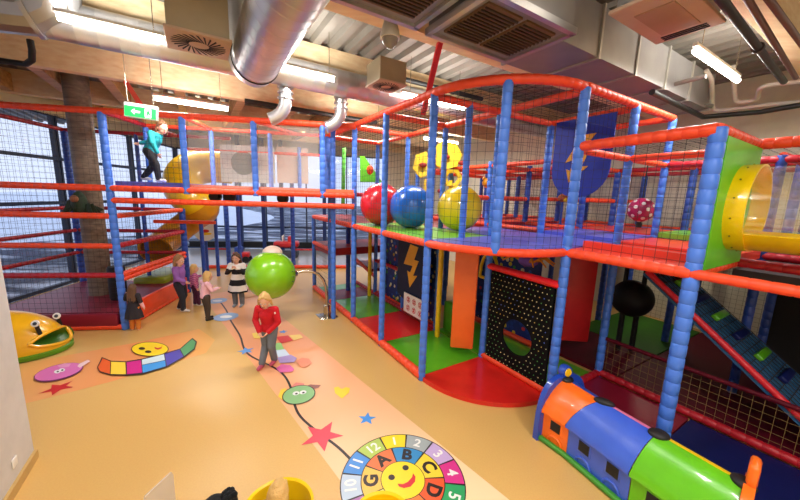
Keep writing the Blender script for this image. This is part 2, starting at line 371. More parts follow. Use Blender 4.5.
# dull segmented elbow, top left
t = thing('duct_elbow', 'large dull segmented duct elbow in the top left corner', 'duct', atz(25, 8, 5.1))
c0 = atz(22, 8, 5.15); pts = [c0-B*1.6+Z*.1, c0-B*.75+Z*.04, c0-B*.3, c0+B*.05+Z*.03-A*.02, c0+B*.25+Z*.16-A*.1, c0+B*.32+Z*.36-A*.3, c0+B*.34+Z*.42-A*.8]
obj('pipe', MB().tube(pts, .33, 16), DUCTD, t, True, 20)
cl = MB()
for p, a in ((pts[1], B), (pts[3], (B+Z*.3).normalized())): cl.lathe(p, [(.33, -.025), (.36, -.025), (.36, .025), (.33, .025)], 18, a)
obj('collar', cl, DUCTD, t)
pb = thing('drain_pipe', 'black bent pipe under the segmented duct elbow', 'pipe', atz(30, 45, 5.0))
obj('pipe', MB().tube([atz(-30, 56, 5.0), atz(10, 62, 5.0), atz(26, 64, 5.0), atz(32, 60, 5.02), atz(32, 50, 5.15), atz(30, 40, 5.3)], .045, 12), PIPEB, pb)
# swirl diffuser boxes
def diffuser(c, w, h, label):
    c = V(c); t = thing('air_diffuser', label, 'air vent', c)
    obj('plenum_box', MB().box(c+Z*(h/2+.02), A*w*.46, B*w*.46, Z*h/2), M('plenum', (150, 138, 116), .45, metal=.4), t, False)
    obj('face_plate', MB().rbox(c, A*w/2, B*w/2, Z*.015, .01), CEILP, t)
    s = MB()
    for k in range(26):
        a = 2*PI*k/26; d = A*math.cos(a)+B*math.sin(a); e = A*math.cos(a+.55)+B*math.sin(a+.55); nn = Z.cross(d).normalized()*w*.012
        s.prism([c-Z*.017+d*w*.16-nn, c-Z*.017+e*w*.42-nn*1.9, c-Z*.017+e*w*.42+nn*1.9, c-Z*.017+d*w*.16+nn], -Z*.004)
    obj('swirl_slots', s, BLACK, t, False)
diffuser(atz(199, 44, 4.72), .66, 1.0, 'square swirl air diffuser with dark slots left of the big slanting duct')
diffuser(atz(386, 86, 4.9), .55, .34, 'small boxed air diffuser under the white camera dome')
# camera dome
c = atz(390, 36, 4.9); t = thing('security_camera', 'white dome security camera hanging from the ceiling', 'camera', c)
obj('bracket', MB().tube([c+Z*.12, c+Z*.85], .022, 10), WHITE, t)
obj('housing', MB().lathe(c, [(.03, .2), (.075, .16), (.105, .07), (.12, 0), (.12, -.03)], 22), WHITE, t)
obj('dome', MB().lathe(c, [(.1, -.03), (.09, -.08), (.05, -.125), (0.001, -.14)], 22), M('grey_dome', (140, 135, 130), .1), t)
# grille plenums and rectangular duct
def grille_box(s0, s1, b0, b1, z0, z1, label, ng):
    t = thing('ventilation_duct', label, 'duct', G((s0+s1)/2, (b0+b1)/2, z0))
    obj('casing', MB().box(G((s0+s1)/2, (b0+b1)/2, (z0+z1)/2), A*(s1-s0)/2, B*(b1-b0)/2, Z*(z1-z0)/2), DUCTG, t, False)
    fr = MB()
    for s in (s0, s1): fr.box(G(s, (b0+b1)/2, z0+.0), A*.03, B*((b1-b0)/2+.03), Z*.035)
    for b in (b0, b1): fr.box(G((s0+s1)/2, b, z0+.0), A*((s1-s0)/2), B*.03, Z*.035)
    obj('flange', fr, DUCT, t, False)
    for k in range(ng):
        w = (b1-b0-.16)/ng; bb = b0+.08+w*(k+.5); g = MB(); g.box(G((s0+s1)/2, bb, z0-.01), A*(s1-s0)*.36, B*(w*.44), Z*.012); 
        obj('grille', g, GRILLE, t, False)
        sl = MB(); m = 12
        for j in range(m): sl.box(G(s0+(s1-s0)*(.17+.66*(j+.5)/m), bb, z0-.028), A*.008, B*(w*.42), Z*.012)
        obj('louvre', sl, M('louvre_dark', (62, 48, 36), .6), t, False)
grille_box(-1.66, -.74, -.68, .58, 4.82, 5.6, 'wide galvanised duct with two brown louvred grilles above the tower', 2)
grille_box(-1.6, -.62, -1.75, -.78, 4.9, 5.6, 'narrower galvanised duct with a brown louvred grille left of the wide one', 1)
t = thing('ventilation_duct', 'long rectangular galvanised duct running right behind the ceiling cassette', 'duct', G(-1.2, 2.6, 4.8))
z0 = 4.86
obj('casing', MB().box(G(-1.0, 3.15, z0+.3), A*.42, B*2.45, Z*.3), DUCTG, t, False)
fl_ = MB()
for b in (.72, 1.55, 2.55, 3.55, 4.55, 5.58): fl_.box(G(-1.0, b, z0+.3), A*.445, B*.02, Z*.325)
obj('flange', fl_, M('flange_zinc', (180, 178, 170), .4, metal=.5), t, False)
# ceiling cassette
c = atz(668, 17, 4.9); t = thing('ceiling_cassette', 'flat beige ceiling air unit with slots near the top right', 'air conditioner', c)
obj('casing', MB().box(c+Z*.17, A*.26, B*.5, Z*.15), DUCTD, t, False)
obj('panel', MB().rbox(c, A*.31, B*.56, Z*.02, .012), CEILP, t)
obj('intake_grille', MB().rbox(c-Z*.022, A*.17, B*.33, Z*.008, .004), M('tan_grille', (160, 128, 104), .6), t)
sl = MB()
for k in range(3): sl.box(c+B*(.4+.045*k)-Z*.022, A*.2, B*.01, Z*.006)
obj('slots', sl, BLACK, t, False)
# pipes, top right
def pipe(name, label, pts, r, mat, clamps=None):
    t = thing(name, label, 'pipe', pts[0]); obj('pipe', MB().tube(pts, r, 14), mat, t, True, 60)
    if clamps:
        cl = MB()
        for p, q in clamps: cl.lathe(p, [(r, -.03), (r*1.5, -.03), (r*1.5, .03), (r, .03)], 14, (V(q)-V(p)).normalized())
        obj('coupling', cl, M('clamp', (60, 52, 48), .5), t)
    return t
pp = lambda u, v, z=4.8: atz(u, v, z)
def zig(pts, k=6):
    """round the corners of a pipe run"""
    pts = [V(p) for p in pts]; out = [pts[0]]
    for i in range(1, len(pts)-1):
        a, b, c = pts[i-1], pts[i], pts[i+1]; e = min(.16, (a-b).length*.4, (c-b).length*.4); p = b+(a-b).normalized()*e; q = b+(c-b).normalized()*e
        for j in range(k+1):
            u = j/k; out.append(p*(1-u)**2+b*2*u*(1-u)+q*u*u)
    out.append(pts[-1]); return out
pipe('sprinkler_pipe', 'thick black pipe crossing the top right corner', [pp(703, -25, 4.9), pp(784, 82, 4.9)], .04, PIPEB, [(pp(758, 48, 4.9), pp(784, 82, 4.9))])
pipe('heating_pipe', 'brown pipe beside the thick black pipe, top right', [pp(742, -10), pp(796, 78)], .028, PIPER)
pipe('heating_pipe', 'outermost brown pipe at the top right edge', [pp(762, -10), pp(815, 62)], .028, PIPER)
pipe('sprinkler_pipe', 'long black pipe low along the right wall', [pp(652, 92, 4.75), pp(703, 117, 4.75), pp(760, 112, 4.75), pp(830, 100, 4.75)], .045, PIPEB)
WP = M('white_insulated_pipe', (214, 206, 198), .5)
pipe('insulated_pipe', 'white insulated pipe with two upright bends near the right wall', zig([pp(830, 99, 4.85), pp(752, 106, 4.85), pp(712, 112, 4.85), pp(712, 80, 5.3), pp(706, 70, 5.45)]), .036, WP)
pipe('insulated_pipe', 'second white insulated pipe stepping up beside the first', zig([pp(830, 78, 5.0), pp(760, 86, 5.0), pp(757, 100, 4.9), pp(735, 103, 4.9), pp(733, 66, 5.4)]), .034, WP)
pipe('insulated_pipe', 'grey pipe loop between the long duct and the white bends', zig([pp(706, 76, 5.0), pp(652, 90, 5.0), pp(680, 104, 4.9), pp(712, 106, 4.9)]), .035, M('grey_pipe', (120, 116, 112), .45))
pipe('sprinkler_pipe', 'thin black pipe run behind the camera dome', [G(2.3, .2, 5.45), G(2.3, 3.2, 5.45)], .05, PIPEB)
pipe('sprinkler_pipe', 'black pipe under the beam above the bridge', [G(4.9, -1.9, 5.1), G(4.9, 1.6, 5.1)], .06, PIPEB)
# exit sign
c = (aty(124, 103, 5.5)+aty(159, 120, 5.5))/2; t = thing('exit_sign', 'green exit sign with white arrow hanging on a wire above the bridge', 'sign', c)
ex = (F*.99-Z*.09).normalized(); ez = ex.cross(V((0, 1, 0))).normalized(); ez = -ez if ez.z < 0 else ez; ey = V((0, 1, 0)).cross(V((0, 0, 0))) if False else ez.cross(ex)
obj('sign_box', MB().rbox(c, ex*.24, ey*.03, ez*.112, .01), M('white_sign', (225, 230, 222), .5, emit=.25), t)
fy = ey if ey.y < 0 else -ey
GR = M('exit_green', (30, 176, 84), .5, emit=.35); WS = M('sign_white', (250, 250, 250), .5, emit=.6)
obj('green_face', MB().box(c+fy*.033-ez*.02, ex*.228, fy*.003, ez*.08), GR, t, False)
a = c+fy*.038-ez*.02; ar = MB()
ar.prism([a+ex*x+ez*z for x, z in ((-.13, 0), (-.08, .045), (-.08, .016), (.0, .016), (.0, -.016), (-.08, -.016), (-.08, -.045))], fy*.003)
obj('arrow', ar, WS, t, False)
dr = MB(); dr.box(a+ex*.115, ex*.045, fy*.002, ez*.068); obj('doorway_symbol', dr, WS, t, False)
rm = MB(); q = a+ex*.115+fy*.003; rm.ball(q+ez*.05+ex*.005, .014, 8); rm.prism([q+ex*x+ez*z for x, z in ((-.018, .03), (.02, .035), (.03, .0), (.045, -.03), (.03, -.04), (.01, -.01), (-.01, -.05), (-.035, -.06), (-.03, -.045), (-.012, -.02))], fy*.003)
obj('running_figure', rm, GR, t, False)
obj('hanging_wire', MB().tube([c+ez*.13+ex*.17, c+ez*.13+ex*.17+Z*1.3], .006, 6).tube([c+ez*.13-ex*.2, c+ez*.13-ex*.2+Z*1.3], .004, 6), CHROME, t)
# ================================================================== PLAY FRAMES
def post(root, p, z0, z1, r=.06, mat=None, n=14):
    p = V(p); o = obj('post', MB().foam([p+Z*z0, p+Z*z1], r, n, .15, .88), mat or BLUE, root)
    return o
def rail(root, pts, r=.06, mat=None, n=12):
    return obj('rail', MB().foam(pts, r, n, .14), mat or RED, root)
def net(root, a, b, c, d, sp=.11, mat=None, r=.0026):
    return obj('net', MB().net(a, b, c, d, sp, r), mat or NET, root, False)
def deck(root, corners, z, mat, th=.09, name='deck'):
    return obj(name, MB().prism([V((p.x, p.y, z-th)) for p in corners], Z*th), mat, root, False)
def cell(s0, s1, b0, b1): return [G(s0, b0), G(s1, b0), G(s1, b1), G(s0, b1)]
def arc(z, r=1.39, n=16, a0=0, a1=90):
    return [G(-r*math.sin(math.radians(a0+(a1-a0)*i/n)), B1-r*math.cos(math.radians(a0+(a1-a0)*i/n)), z) for i in range(n+1)]
# ---- corner tower
T = thing('play_tower', 'two-storey corner play tower with blue padded posts, orange-red rails and a curved front', 'play structure', G(0, 0))
for s in (0, S1, S2): post(T, G(s, 0), 0, HT-.02)
post(T, G(S3, 0), 0, HT-.02); post(T, G(S4, 0), 0, HL+.02)
post(T, arc(0, a0=45, a1=90)[0], HL-.02, HT-.02, .066)
post(T, G(N1, B1), 0, HT-.02, .066)
post(T, G(0, B1), 0, HT-.03); post(T, G(0, B1*.5), HL, HT-.03, .055)
for s in (S1, S2, S3): post(T, G(s, B1), 0, HT-.03, .056)
post(T, G(S4, B1), 0, HL, .056); post(T, G(S3+.75, B1*.6), 0, HL, .07, BLUED)
rail(T, [G(S3, 0, HT), G(0, 0, HT)]); rail(T, arc(HT), .062); rail(T, [G(N1, B1, HT), G(N1, B3, HT)])
rail(T, [G(S4, 0, HL), G(0, 0, HL)], .06); rail(T, arc(HL), .06)
for s in (0, S1, S2, S3): rail(T, [G(s, 0, HT-.05), G(s, B1, HT-.05)], .055)
rail(T, [G(S3, B1, HT-.05), G(0, B1, HT-.05)], .055); rail(T, [G(0, B1, HT-.05), G(N1, B1, HT-.05)], .055)
rail(T, [G(0, B1, HT-.05), G(0, B2, HT-.05)], .055)
rail(T, [G(S3, B1, HL), G(0, B1, HL)], .06, REDD); rail(T, [G(S1, B1, 3.02), G(S1, B3, 3.02)], .055)
rail(T, [G(S4, 0, .075), G(0, 0, .075)], .075)
rail(T, [G(S4, 0, 1.5), G(S3, 0, 1.5)], .06); rail(T, [G(S4, 0, HL), G(S4, B1, HL)], .06); rail(T, [G(S3, 0, 3.0), G(S3, B1, 3.0)], .055, REDD)
rail(T, [G(S4, B1, .9), G(S3, B1, .6)], .055); rail(T, [G(S4, B1, .1), G(S1, B1, .1)], .06, REDD); rail(T, [G(S3, B1, 1.1), G(S2, B1, 1.1)], .05, REDD)
deck(T, cell(0, S2, 0, B1), HL+.06, DECK_GREEN); deck(T, cell(S2, S4, 0, B1), HL+.05, DARKRED)
deck(T, cell(S3, S4, .0, B1*1.6), 1.53, DARKRED, .2); deck(T, cell(S3+.2, S4, B1, B2), .8, DARKRED)
deck(T, [G(0, B1)]+arc(0), HL+.065, DECK_BLUE)
net(T, G(0, 0, HL), G(S1, 0, HL), G(S1, 0, HT), G(0, 0, HT)); net(T, G(S1, 0, HL), G(S2, 0, HL), G(S2, 0, HT), G(S1, 0, HT))
net(T, G(S2, 0, HL), G(S3, 0, HL), G(S3, 0, HT), G(S2, 0, HT))
def arcnet():
    m = MB(); a = arc(0, n=20)
    for k, p in enumerate(a): m.tube([p+Z*HL, p+Z*HT], 0.0026, 3, False)
    h = HL
    while h < HT: m.tube([p+Z*h for p in a], 0.0026, 3, False); h += .11
    return m
obj('net', arcnet(), NET, T, False)
for s0, s1 in ((0, S1), (S1, S2), (S2, S3)): net(T, G(s0, 0, HT), G(s1, 0, HT), G(s1, B1, HT), G(s0, B1, HT), .13)
net(T, G(0, B1*.08, HT), G(0, B1, HT), G(-.98, B1, HT), G(-.98, .42, HT), .13)
net(T, G(S4, 0, 0.1), G(S3, 0, .1), G(S3, 0, HL), G(S4, 0, HL)); net(T, G(S2, B1, HL), G(S2, B1, HT), G(S1, B1, HT), G(S1, B1, HL), .13)
net(T, G(0, B1, HL), G(0, B2, HL), G(0, B2, HT), G(0, B1, HT), .13)
# ---- lower annexe at the front right
X = thing('play_annexe', 'lower-roofed front section of the play frame with an orange-red deck, nearest the toy tunnel', 'play structure', G(N2, B1))
post(X, G(N2, B1+.03), 0, HA+.02, .074, n=16); post(X, G(N2, B2), HL, HA, .06); post(X, G(N1, B2), 0, HT, .062); post(X, G(N1, B3), HL, HT, .06); post(X, G(N2, B3), 0, HA, .06, BLUED)
post(X, G(N3-.6, B3), 0, HL+.1, .06, BLUED)
rail(X, [G(N1-.04, B1, HA-.02), G(N2, B1, HA)], .064); rail(X, [G(N2, B1, HA), G(N2, B2, HA)], .064); rail(X, [G(N2, B2, HA), G(N4, B2, HA)], .064)
rail(X, [G(N1, B1, HA-.06), G(N1, B3, HA-.06)], .05); rail(X, [G(N1, B2, HA-.06), G(N2, B2, HA-.06)], .05); rail(X, [G(N1, B3, HA-.06), G(N4, B3, HA-.06)], .055, REDD)
rail(X, [G(N1, B1, HL), G(N2, B1, HL)], .064); rail(X, [G(N2, B1, HL), G(N4, B1, HL)], .055); rail(X, [G(N2, B1+.1, HL), G(N2, B2, HL)], .06)
rail(X, [G(N2, B2, HL+.02), G(N4, B2, HL+.02)], .06, REDD); rail(X, [G(N2, B2, HL+.32), G(N4, B2, HL+.32)], .06, REDD); rail(X, [G(N2, B3, HL), G(N4, B3, HL)], .06, REDD)
rail(X, [G(N1, B1, .08), G(N1, B2, .08)], .06, REDD); rail(X, [G(N1, B2, .09), G(N4, B2, .09)], .06, REDD); rail(X, [G(N1, B2, .72), G(N4, B2, .72)], .032, MAT_MAROON_SHADE)
rail(X, [G(N1, B3, HT), G(0, B3, HT)], .055); rail(X, [G(N1, B2, HT-.05), G(0, B2, HT-.05)], .055)
deck(X, cell(N2, N1, B1, B2), HL+.05, DECK_RED); deck(X, cell(N1, 0, B1, B2), HL+.07, DECK_BLUE); deck(X, cell(N2, N1, B2, B3), HL+.1, DECK_RED, .14)
deck(X, cell(N1, 0, B2, B3), HL+.13, DECK_BLUE, .12)
st = MB().box(G(-2.08, B1+.42, HL+.1), A*.66, B*.05, Z*.05); obj('step_edge', st, DECK_RED, X, False)
net(X, G(N1, B1, HL), G(N2, B1, HL), G(N2, B1, HA), G(N1, B1, HA)); net(X, G(N1, B1, HA), G(N2, B1, HA), G(N2, B2, HA), G(N1, B2, HA), .13); net(X, G(N1, B2, HA), G(N2, B2, HA), G(N2, B3, HA), G(N1, B3, HA), .13)
net(X, G(N1, B1, HT), G(0, B1, HT), G(0, B2, HT), G(N1, B2, HT), .13); net(X, G(N1, B1, HA), G(N1, B2, HA), G(N1, B2, HT), G(N1, B1, HT))
net(X, G(N1, B2, .1), G(N4, B2, .1), G(N4, B2, .72), G(N1, B2, .72), .1, NETB); net(X, G(N2, B2, HA), G(N4, B2, HA), G(N4, B3, HA), G(N2, B3, HA), .13)
net(X, G(N1, B3, HL), G(N2, B3, HL), G(N2, B3, HA), G(N1, B3, HA))
# green end panel with a round opening for the tube
TC_B, TC_Z, TR = 2.2, 2.985, .455
def holed(P0, ex, ey, w, h, cx, cy, r, th, n=40):
    """rectangular slab with a round hole"""
    m = MB(); nn = ex.cross(ey); per = []
    for k in range(n):
        a = 2*PI*k/n; dx, dy = math.cos(a), math.sin(a)
        ts = []
        if dx > 1e-9: ts.append((w-cx)/dx)
        if dx < -1e-9: ts.append(-cx/dx)
        if dy > 1e-9: ts.append((h-cy)/dy)
        if dy < -1e-9: ts.append(-cy/dy)
        t = min(ts); per.append((cx+dx*t, cy+dy*t))
    for x, y in ((0, 0), (w, 0), (w, h), (0, h)):
        k = min(range(n), key=lambda i: (per[i][0]-x)**2+(per[i][1]-y)**2); per[k] = (x, y)
    cir = [(cx+math.cos(2*PI*k/n)*r, cy+math.sin(2*PI*k/n)*r) for k in range(n)]
    W = lambda q, o: P0+ex*q[0]+ey*q[1]+nn*o
    vs = [W(q, 0) for q in per]+[W(q, 0) for q in cir]+[W(q, th) for q in per]+[W(q, th) for q in cir]; fs = []
    for k in range(n):
        j = (k+1) % n
        fs += [(k, n+k, n+j, j), (2*n+k, 2*n+j, 3*n+j, 3*n+k), (k, j, 2*n+j, 2*n+k), (n+k, 3*n+k, 3*n+j, n+j)]
    return m.add(vs, fs)
obj('end_panel', holed(G(N2-.03, B1+.08, HL+.04), B, Z, B2-B1-.14, HA-HL-.1, TC_B-B1-.08, TC_Z-HL-.04, TR-.06, .04), M('bright_green_board', (92, 196, 40), .35), X, False)
# ---- rear frame
Rr = thing('play_structure', 'rear part of the play frame behind the tower, dark blue posts against the beige wall', 'play structure', G(0, B4))
for s in (N2, N1, 0, S1, S2, S3):
    for b in (B2, B3, B4, B5):
        if (s, b) in ((N1, B2), (N1, B3), (N2, B2), (N2, B3)): continue
        top = HT-.03 if (b <= B2 and s <= 0) else (HA+.1 if b < B4 else HA)
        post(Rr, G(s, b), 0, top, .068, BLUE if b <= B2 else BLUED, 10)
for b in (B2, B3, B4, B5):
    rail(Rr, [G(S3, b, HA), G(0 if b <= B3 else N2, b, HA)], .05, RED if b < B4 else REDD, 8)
    rail(Rr, [G(S3, b, HL+.12), G(0 if b <= B3 else N2, b, HL+.12)], .055, RED, 8)
for s in (N2, N1, 0, S1, S2, S3):
    b0 = B2 if s >= 0 else B3
    rail(Rr, [G(s, b0, HA), G(s, B5, HA)], .05, RED, 8); rail(Rr, [G(s, b0, HL+.12), G(s, B5, HL+.12)], .05, REDD, 8)
for s in (0, S1, S2): rail(Rr, [G(s, B3, HL+.75), G(s, B5, HL+.75)], .05, RED, 8)
for s0, s1, b0, b1, m, dz in ((0, S1, B1, B2, DECK_BLUE, .07), (S1, S2, B1, B2, DARKRED, .05), (S2, S3, B1, B2, DARKRED, .05), (0, S1, B2, B3, DECK_BLUE, .08), (S1, S3, B2, B4, DECK_RED, .12), (0, S1, B3, B5, DECK_BLUE, .1),
        (N1, 0, B3, B4, DECK_RED, .16), (N1, 0, B4, B5, DECK_BLUE, .12), (N2, N1, B3, B5, DECK_GREEN, .2), (N4, N2, B2+.06, B5, M('shade_black_deck', (34, 20, 26), .6), -.08), (S1, S3, B4, B5, DARKRED, .1)):  # the black deck is added to keep light off the area below
    deck(Rr, cell(s0, s1, b0, b1), HL+dz, m)
for s0, s1 in ((N2, N1), (N1, 0), (0, S1), (S1, S2), (S2, S3)): net(Rr, G(s0, B5, HL), G(s1, B5, HL), G(s1, B5, HA), G(s0, B5, HA), .1, NETB if s0 < 0 else NET)
for b0, b1 in ((B2, B3), (B3, B4), (B4, B5)): net(Rr, G(S1, b0, HL), G(S1, b1, HL), G(S1, b1, HA), G(S1, b0, HA), .12)
for s0, s1 in ((N2, N1), (N1, 0)): net(Rr, G(s0, B5, 0.1), G(s1, B5, .1), G(s1, B5, HL), G(s0, B5, HL), .1, NETB)
obj('back_board', MB().box(G((N2+N4)/2-.06, B4, HL/2-.05), A*(N2-N4)/2, B*.03, Z*(HL/2-.06)), M('shade_black_board', (14, 12, 15), .8), Rr, False)  # black sheet added to darken the space under the annexe
# ---- net room on the left
LW = thing('net_room', 'netted play room at far left with blue corner posts and stacked red rails', 'play structure', K(0, 0))
LT, LD = -2.7, 2.7; RZ = (1.187, 1.802, 2.416)
post(LW, K(0, 0), 0, HT-.07, .068); post(LW, K(LT, 0), 0, HT-.07, .07); post(LW, K(LT, LD), 0, HT-.07, .075, BLUED); post(LW, K(0, LD), 0, 2.45, .08, BLUED); post(LW, K(-1.0, LD), 0, HT-.07, .05, BLUED)
ZT = 4.43
for z, m, r in ((.06, RED, .06), (1.187, REDD, .055), (1.802, RED, .055), (2.416, RED, .06), (2.974, RED, .065), (ZT, RED, .06)):
    rail(LW, [K(LT, 0, z), K(0, 0, z)], r, m)
for z in (1.187, 1.802, 2.416):
    rail(LW, [K(LT, 0, z), K(LT, LD, z)], .05, REDD, 10); rail(LW, [K(LT, LD, z), K(0, LD, z)], .05, REDD, 10)
    rail(LW, [K(0, 0, z), K(0, LD, z)], .058, RED if z != 1.802 else REDD)
rail(LW, [K(0, 0, 1.085), K(0, LD, 1.085)], .055); rail(LW, [K(0, 0, .06), K(0, LD, .06)], .06)
rail(LW, [K(LT, 0, ZT), K(LT, LD, ZT)], .05, REDD); rail(LW, [K(LT, LD, ZT), K(1.4, LD, ZT)], .05, REDD); rail(LW, [K(0, 0, ZT), K(0, LD, ZT)], .05, REDD)
net(LW, K(LT, 0, .05), K(0, 0, .05), K(0, 0, ZT), K(LT, 0, ZT), .11); net(LW, K(LT, LD, .05), K(0, LD, .05), K(0, LD, ZT), K(LT, LD, ZT), .14)
net(LW, K(LT, 0, .05), K(LT, LD, .05), K(LT, LD, ZT), K(LT, 0, ZT), .14)
net(LW, K(0, 0, 1.0), K(0, LD, 1.0), K(0, LD, 2.4), K(0, 0, 2.4), .12)
deck(LW, [K(LT, 0.08), K(-.08, 0.08), K(-.08, LD), K(LT, LD)], .36, MAT_MAROON, .3, 'padded_floor')
obj('side_pad', MB().rbox(K(0, LD/2, .27), D*(LD/2-.1), F*.05, Z*.22, .03), M('orange_red_vinyl', (236, 74, 36), .3, coat=.3), LW)
obj('front_pad', MB().rbox(K(LT/2-.02, .0, .22), F*(-LT/2-.09), D*.05, Z*.14, .03), MAT_MAROON, LW)
# ---- bridge
BR = thing('play_bridge', 'raised netted bridge with clear film sides spanning from the net room to the tower', 'play structure', K(2.4, .7))
TB = (1.42, 2.77, 4.15)
for t in TB: post(BR, K(t, 0), 2.9, ZT-.02, .062)
for t in (0.0,)+TB: post(BR, K(t, 1.35), 2.9, ZT-.02, .055, BLUE)
for t in (0.02, 2.45): post(BR, K(t, 5.9), 0, 3.4, .08, BLUED)
post(BR, K(3.2, 3.0), 2.9, ZT-.1, .055); post(BR, K(1.0, 4.2), 0, 3.9, .06, BLUED); post(BR, K(4.2, 1.5), 0, ZT-.05, .06)
post(BR, K(4.35, .35), 0, ZT, .058)
rail(BR, [K(0, 0, 2.974), K(4.83, 0, 2.974)], .062); rail(BR, [K(0, 0, 2.735), K(4.83, 0, 2.735)], .06); rail(BR, [K(0, 0, ZT), K(4.85, 0, ZT)], .062)
rail(BR, [K(0, 1.35, ZT), K(4.2, 1.35, ZT)], .045); rail(BR, [K(0, 1.35, 3.0), K(4.2, 1.35, 3.0)], .05); rail(BR, [K(1.42, 0, ZT), K(1.42, 1.35, ZT)], .045); rail(BR, [K(2.77, 0, ZT), K(3.4, 1.35, ZT)], .045)
rail(BR, [K(0, 1.35, 2.2), K(1.4, 1.35, 2.2)], .045); rail(BR, [K(.1, 3.0, ZT-.3), K(4.0, 3.0, ZT-.3)], .045)
deck(BR, [K(0.08, .05), K(1.42, .05), K(1.42, 1.32), K(.08, 1.32)], 3.12, DECK_BLUE); deck(BR, [K(1.42, .05), K(4.83, .05), K(4.83, 1.32), K(1.42, 1.32)], 3.1, M('peach_deck', (222, 120, 80), .4))
net(BR, K(0, 0, 2.97), K(1.42, 0, 2.97), K(1.42, 0, ZT), K(0, 0, ZT), .11); net(BR, K(1.42, 1.35, 2.97), K(2.77, 1.35, 2.97), K(2.77, 1.35, ZT), K(1.42, 1.35, ZT), .11)
MILK = film('milky_film', (232, 226, 222), .2, .08)
for t0, t1 in ((1.5, 2.69), (2.85, 4.07)):
    obj('film_panel', MB().add([K(t0, .02, 3.05), K(t1, .02, 3.05), K(t1, .02, ZT-.07), K(t0, .02, ZT-.07)], [(0, 1, 2, 3)]), MILK, BR, False)
for t in (1.75, 2.05, 3.2): obj('foot_roller', MB().lathe(K(t, .55, 2.86), [(.0, -.12), (.1, -.12), (.125, -.05), (.125, .05), (.1, .12), (0, .12)], 18, D), BLACK, BR)
# round-holed board at the back of the bridge
hb = obj('holed_board', holed(K(1.0, 3.0, 3.25), F, Z, 1.5, 1.05, .62, .55, .34, .04), M('pale_grey_board', (206, 206, 200), .5), BR, False)
obj('grey_disc', MB().lathe(K(1.62, 3.0, 3.8), [(0, -.02), (.34, -.02), (.34, .02), (0, .02)], 30, D), M('grey_disc', (128, 134, 126), .3), BR)
obj('back_board', MB().box(K(3.0, 3.04, 3.8), F*.45, D*.02, Z*.52), M('blush_board', (206, 186, 172), .5), BR, False)
# ---- floor mats inside the tower (loose vinyl mats)
def mat_(corners, z, m, label, grp='vinyl floor mats'):
    o = obj('floor_mat', MB().prism([V((p.x, p.y, 0.002)) for p in corners], Z*z), m, None, False); return tag(o, label, 'floor mat', grp)
mat_([G(0.02, B1-.02)]+[p for p in arc(0, 1.40, 20)], .07, MAT_RED, 'red quarter-round floor mat in front of the black climbing wall')
g_ = .02
mat_(cell(.03, S1-.01, .08, B1), .06, MAT_GREEN, 'green floor mat just inside the corner post, under the hanging orange pad')
mat_(cell(S1+.01, S2-.01, .08, B1-.06), .06, MAT_RED, 'red floor mat in front of the white safety sign')
mat_(cell(S2+.01, S3-.01, .08, B1-.06), .06, MAT_GREEN, 'green floor mat at the foot of the yellow pole')
mat_(cell(S3+.01, S3+.9, .08, B1-.06), .06, MAT_MAROON, 'dark red floor mat between the two green ones at the far end of the tower')
mat_(cell(S3+.92, S4-.05, .08, B1-.06), .06, MAT_GREEN, 'farthest green floor mat, behind the fine net at the end post')
mat_(cell(N1+.66, S1, B1+.1, B2-.26), .06, MAT_GREEN, 'green floor mat seen through the round hole of the climbing wall')
mat_(cell(N1+.1, N1+.62, B1+.1, B2-.1), .06, MAT_GREEN, 'small dark green floor mat behind the climbing wall corner')
mat_(cell(N2+.1, N1+.08, B1+.0, B2-.1), .06, MAT_MAROON, 'maroon floor mat behind the toy tunnel')
mat_(cell(N4, N2+.08, B1-.2, B2-.1), .06, MAT_NAVY, 'dark blue floor mat behind the orange end of the toy tunnel')
mat_(cell(N1-.2, 0, B2+.1, B3+.4), .06, MAT_MAROON_SHADE, 'maroon floor mat in front of the hanging red pad')
mat_(cell(N1-.2, 0, B3+.43, B5), .06, MAT_GREEN_SHADE, 'shaded green floor mat under the round black punch bag')
mat_(cell(N4, N1-.23, B2+.1, B5), .06, MAT_MAROON_SHADE, 'shaded maroon floor mat under the ramp')
# ---- climbing wall
CWp = thing('climbing_wall', 'black climbing wall with coloured dots, a round hole and a red padded top', 'climbing wall', G(-.7, B1))
wl = -N1-.2; P0 = G(-.1, B1+.03, .14)
obj('board', holed(P0, -A, Z, wl, 1.62, .62, .6, .3, .05), M('black_climb_board', (12, 11, 13), .9, spec=.15), CWp, False)
dots = MB(); cols = [M('dot_cream', (226, 214, 150), .4), M('dot_green', (70, 150, 60), .4), M('dot_blue', (70, 110, 200), .4), M('dot_red', (190, 60, 50), .4), M('dot_yellow', (226, 190, 60), .4)]
for i in range(15):
    for j in range(19):
        x = .05+i*(wl-.1)/14+(.02 if j % 2 else -.02); y = .05+j*(1.52)/18
        if (x-.62)**2+(y-.6)**2 < .34**2: continue
        dots.cur = random.choice((0, 0, 0, 4, 1, 2)) if y > .5 else random.choice((1, 1, 0, 0)); dots.ball(P0-A*x+Z*y-B*.052, .009, 6)
obj('coloured_dots', dots, cols, CWp)
obj('top_rail', MB().foam([G(0, B1, 1.82), G(N1, B1, 1.80)], .06, 12), M('bright_red_foam', (226, 30, 40), .4), CWp)
obj('bottom_rail', MB().foam([G(0, B1, .12), G(N1+.05, B1, .12)], .055, 12), RED, CWp)
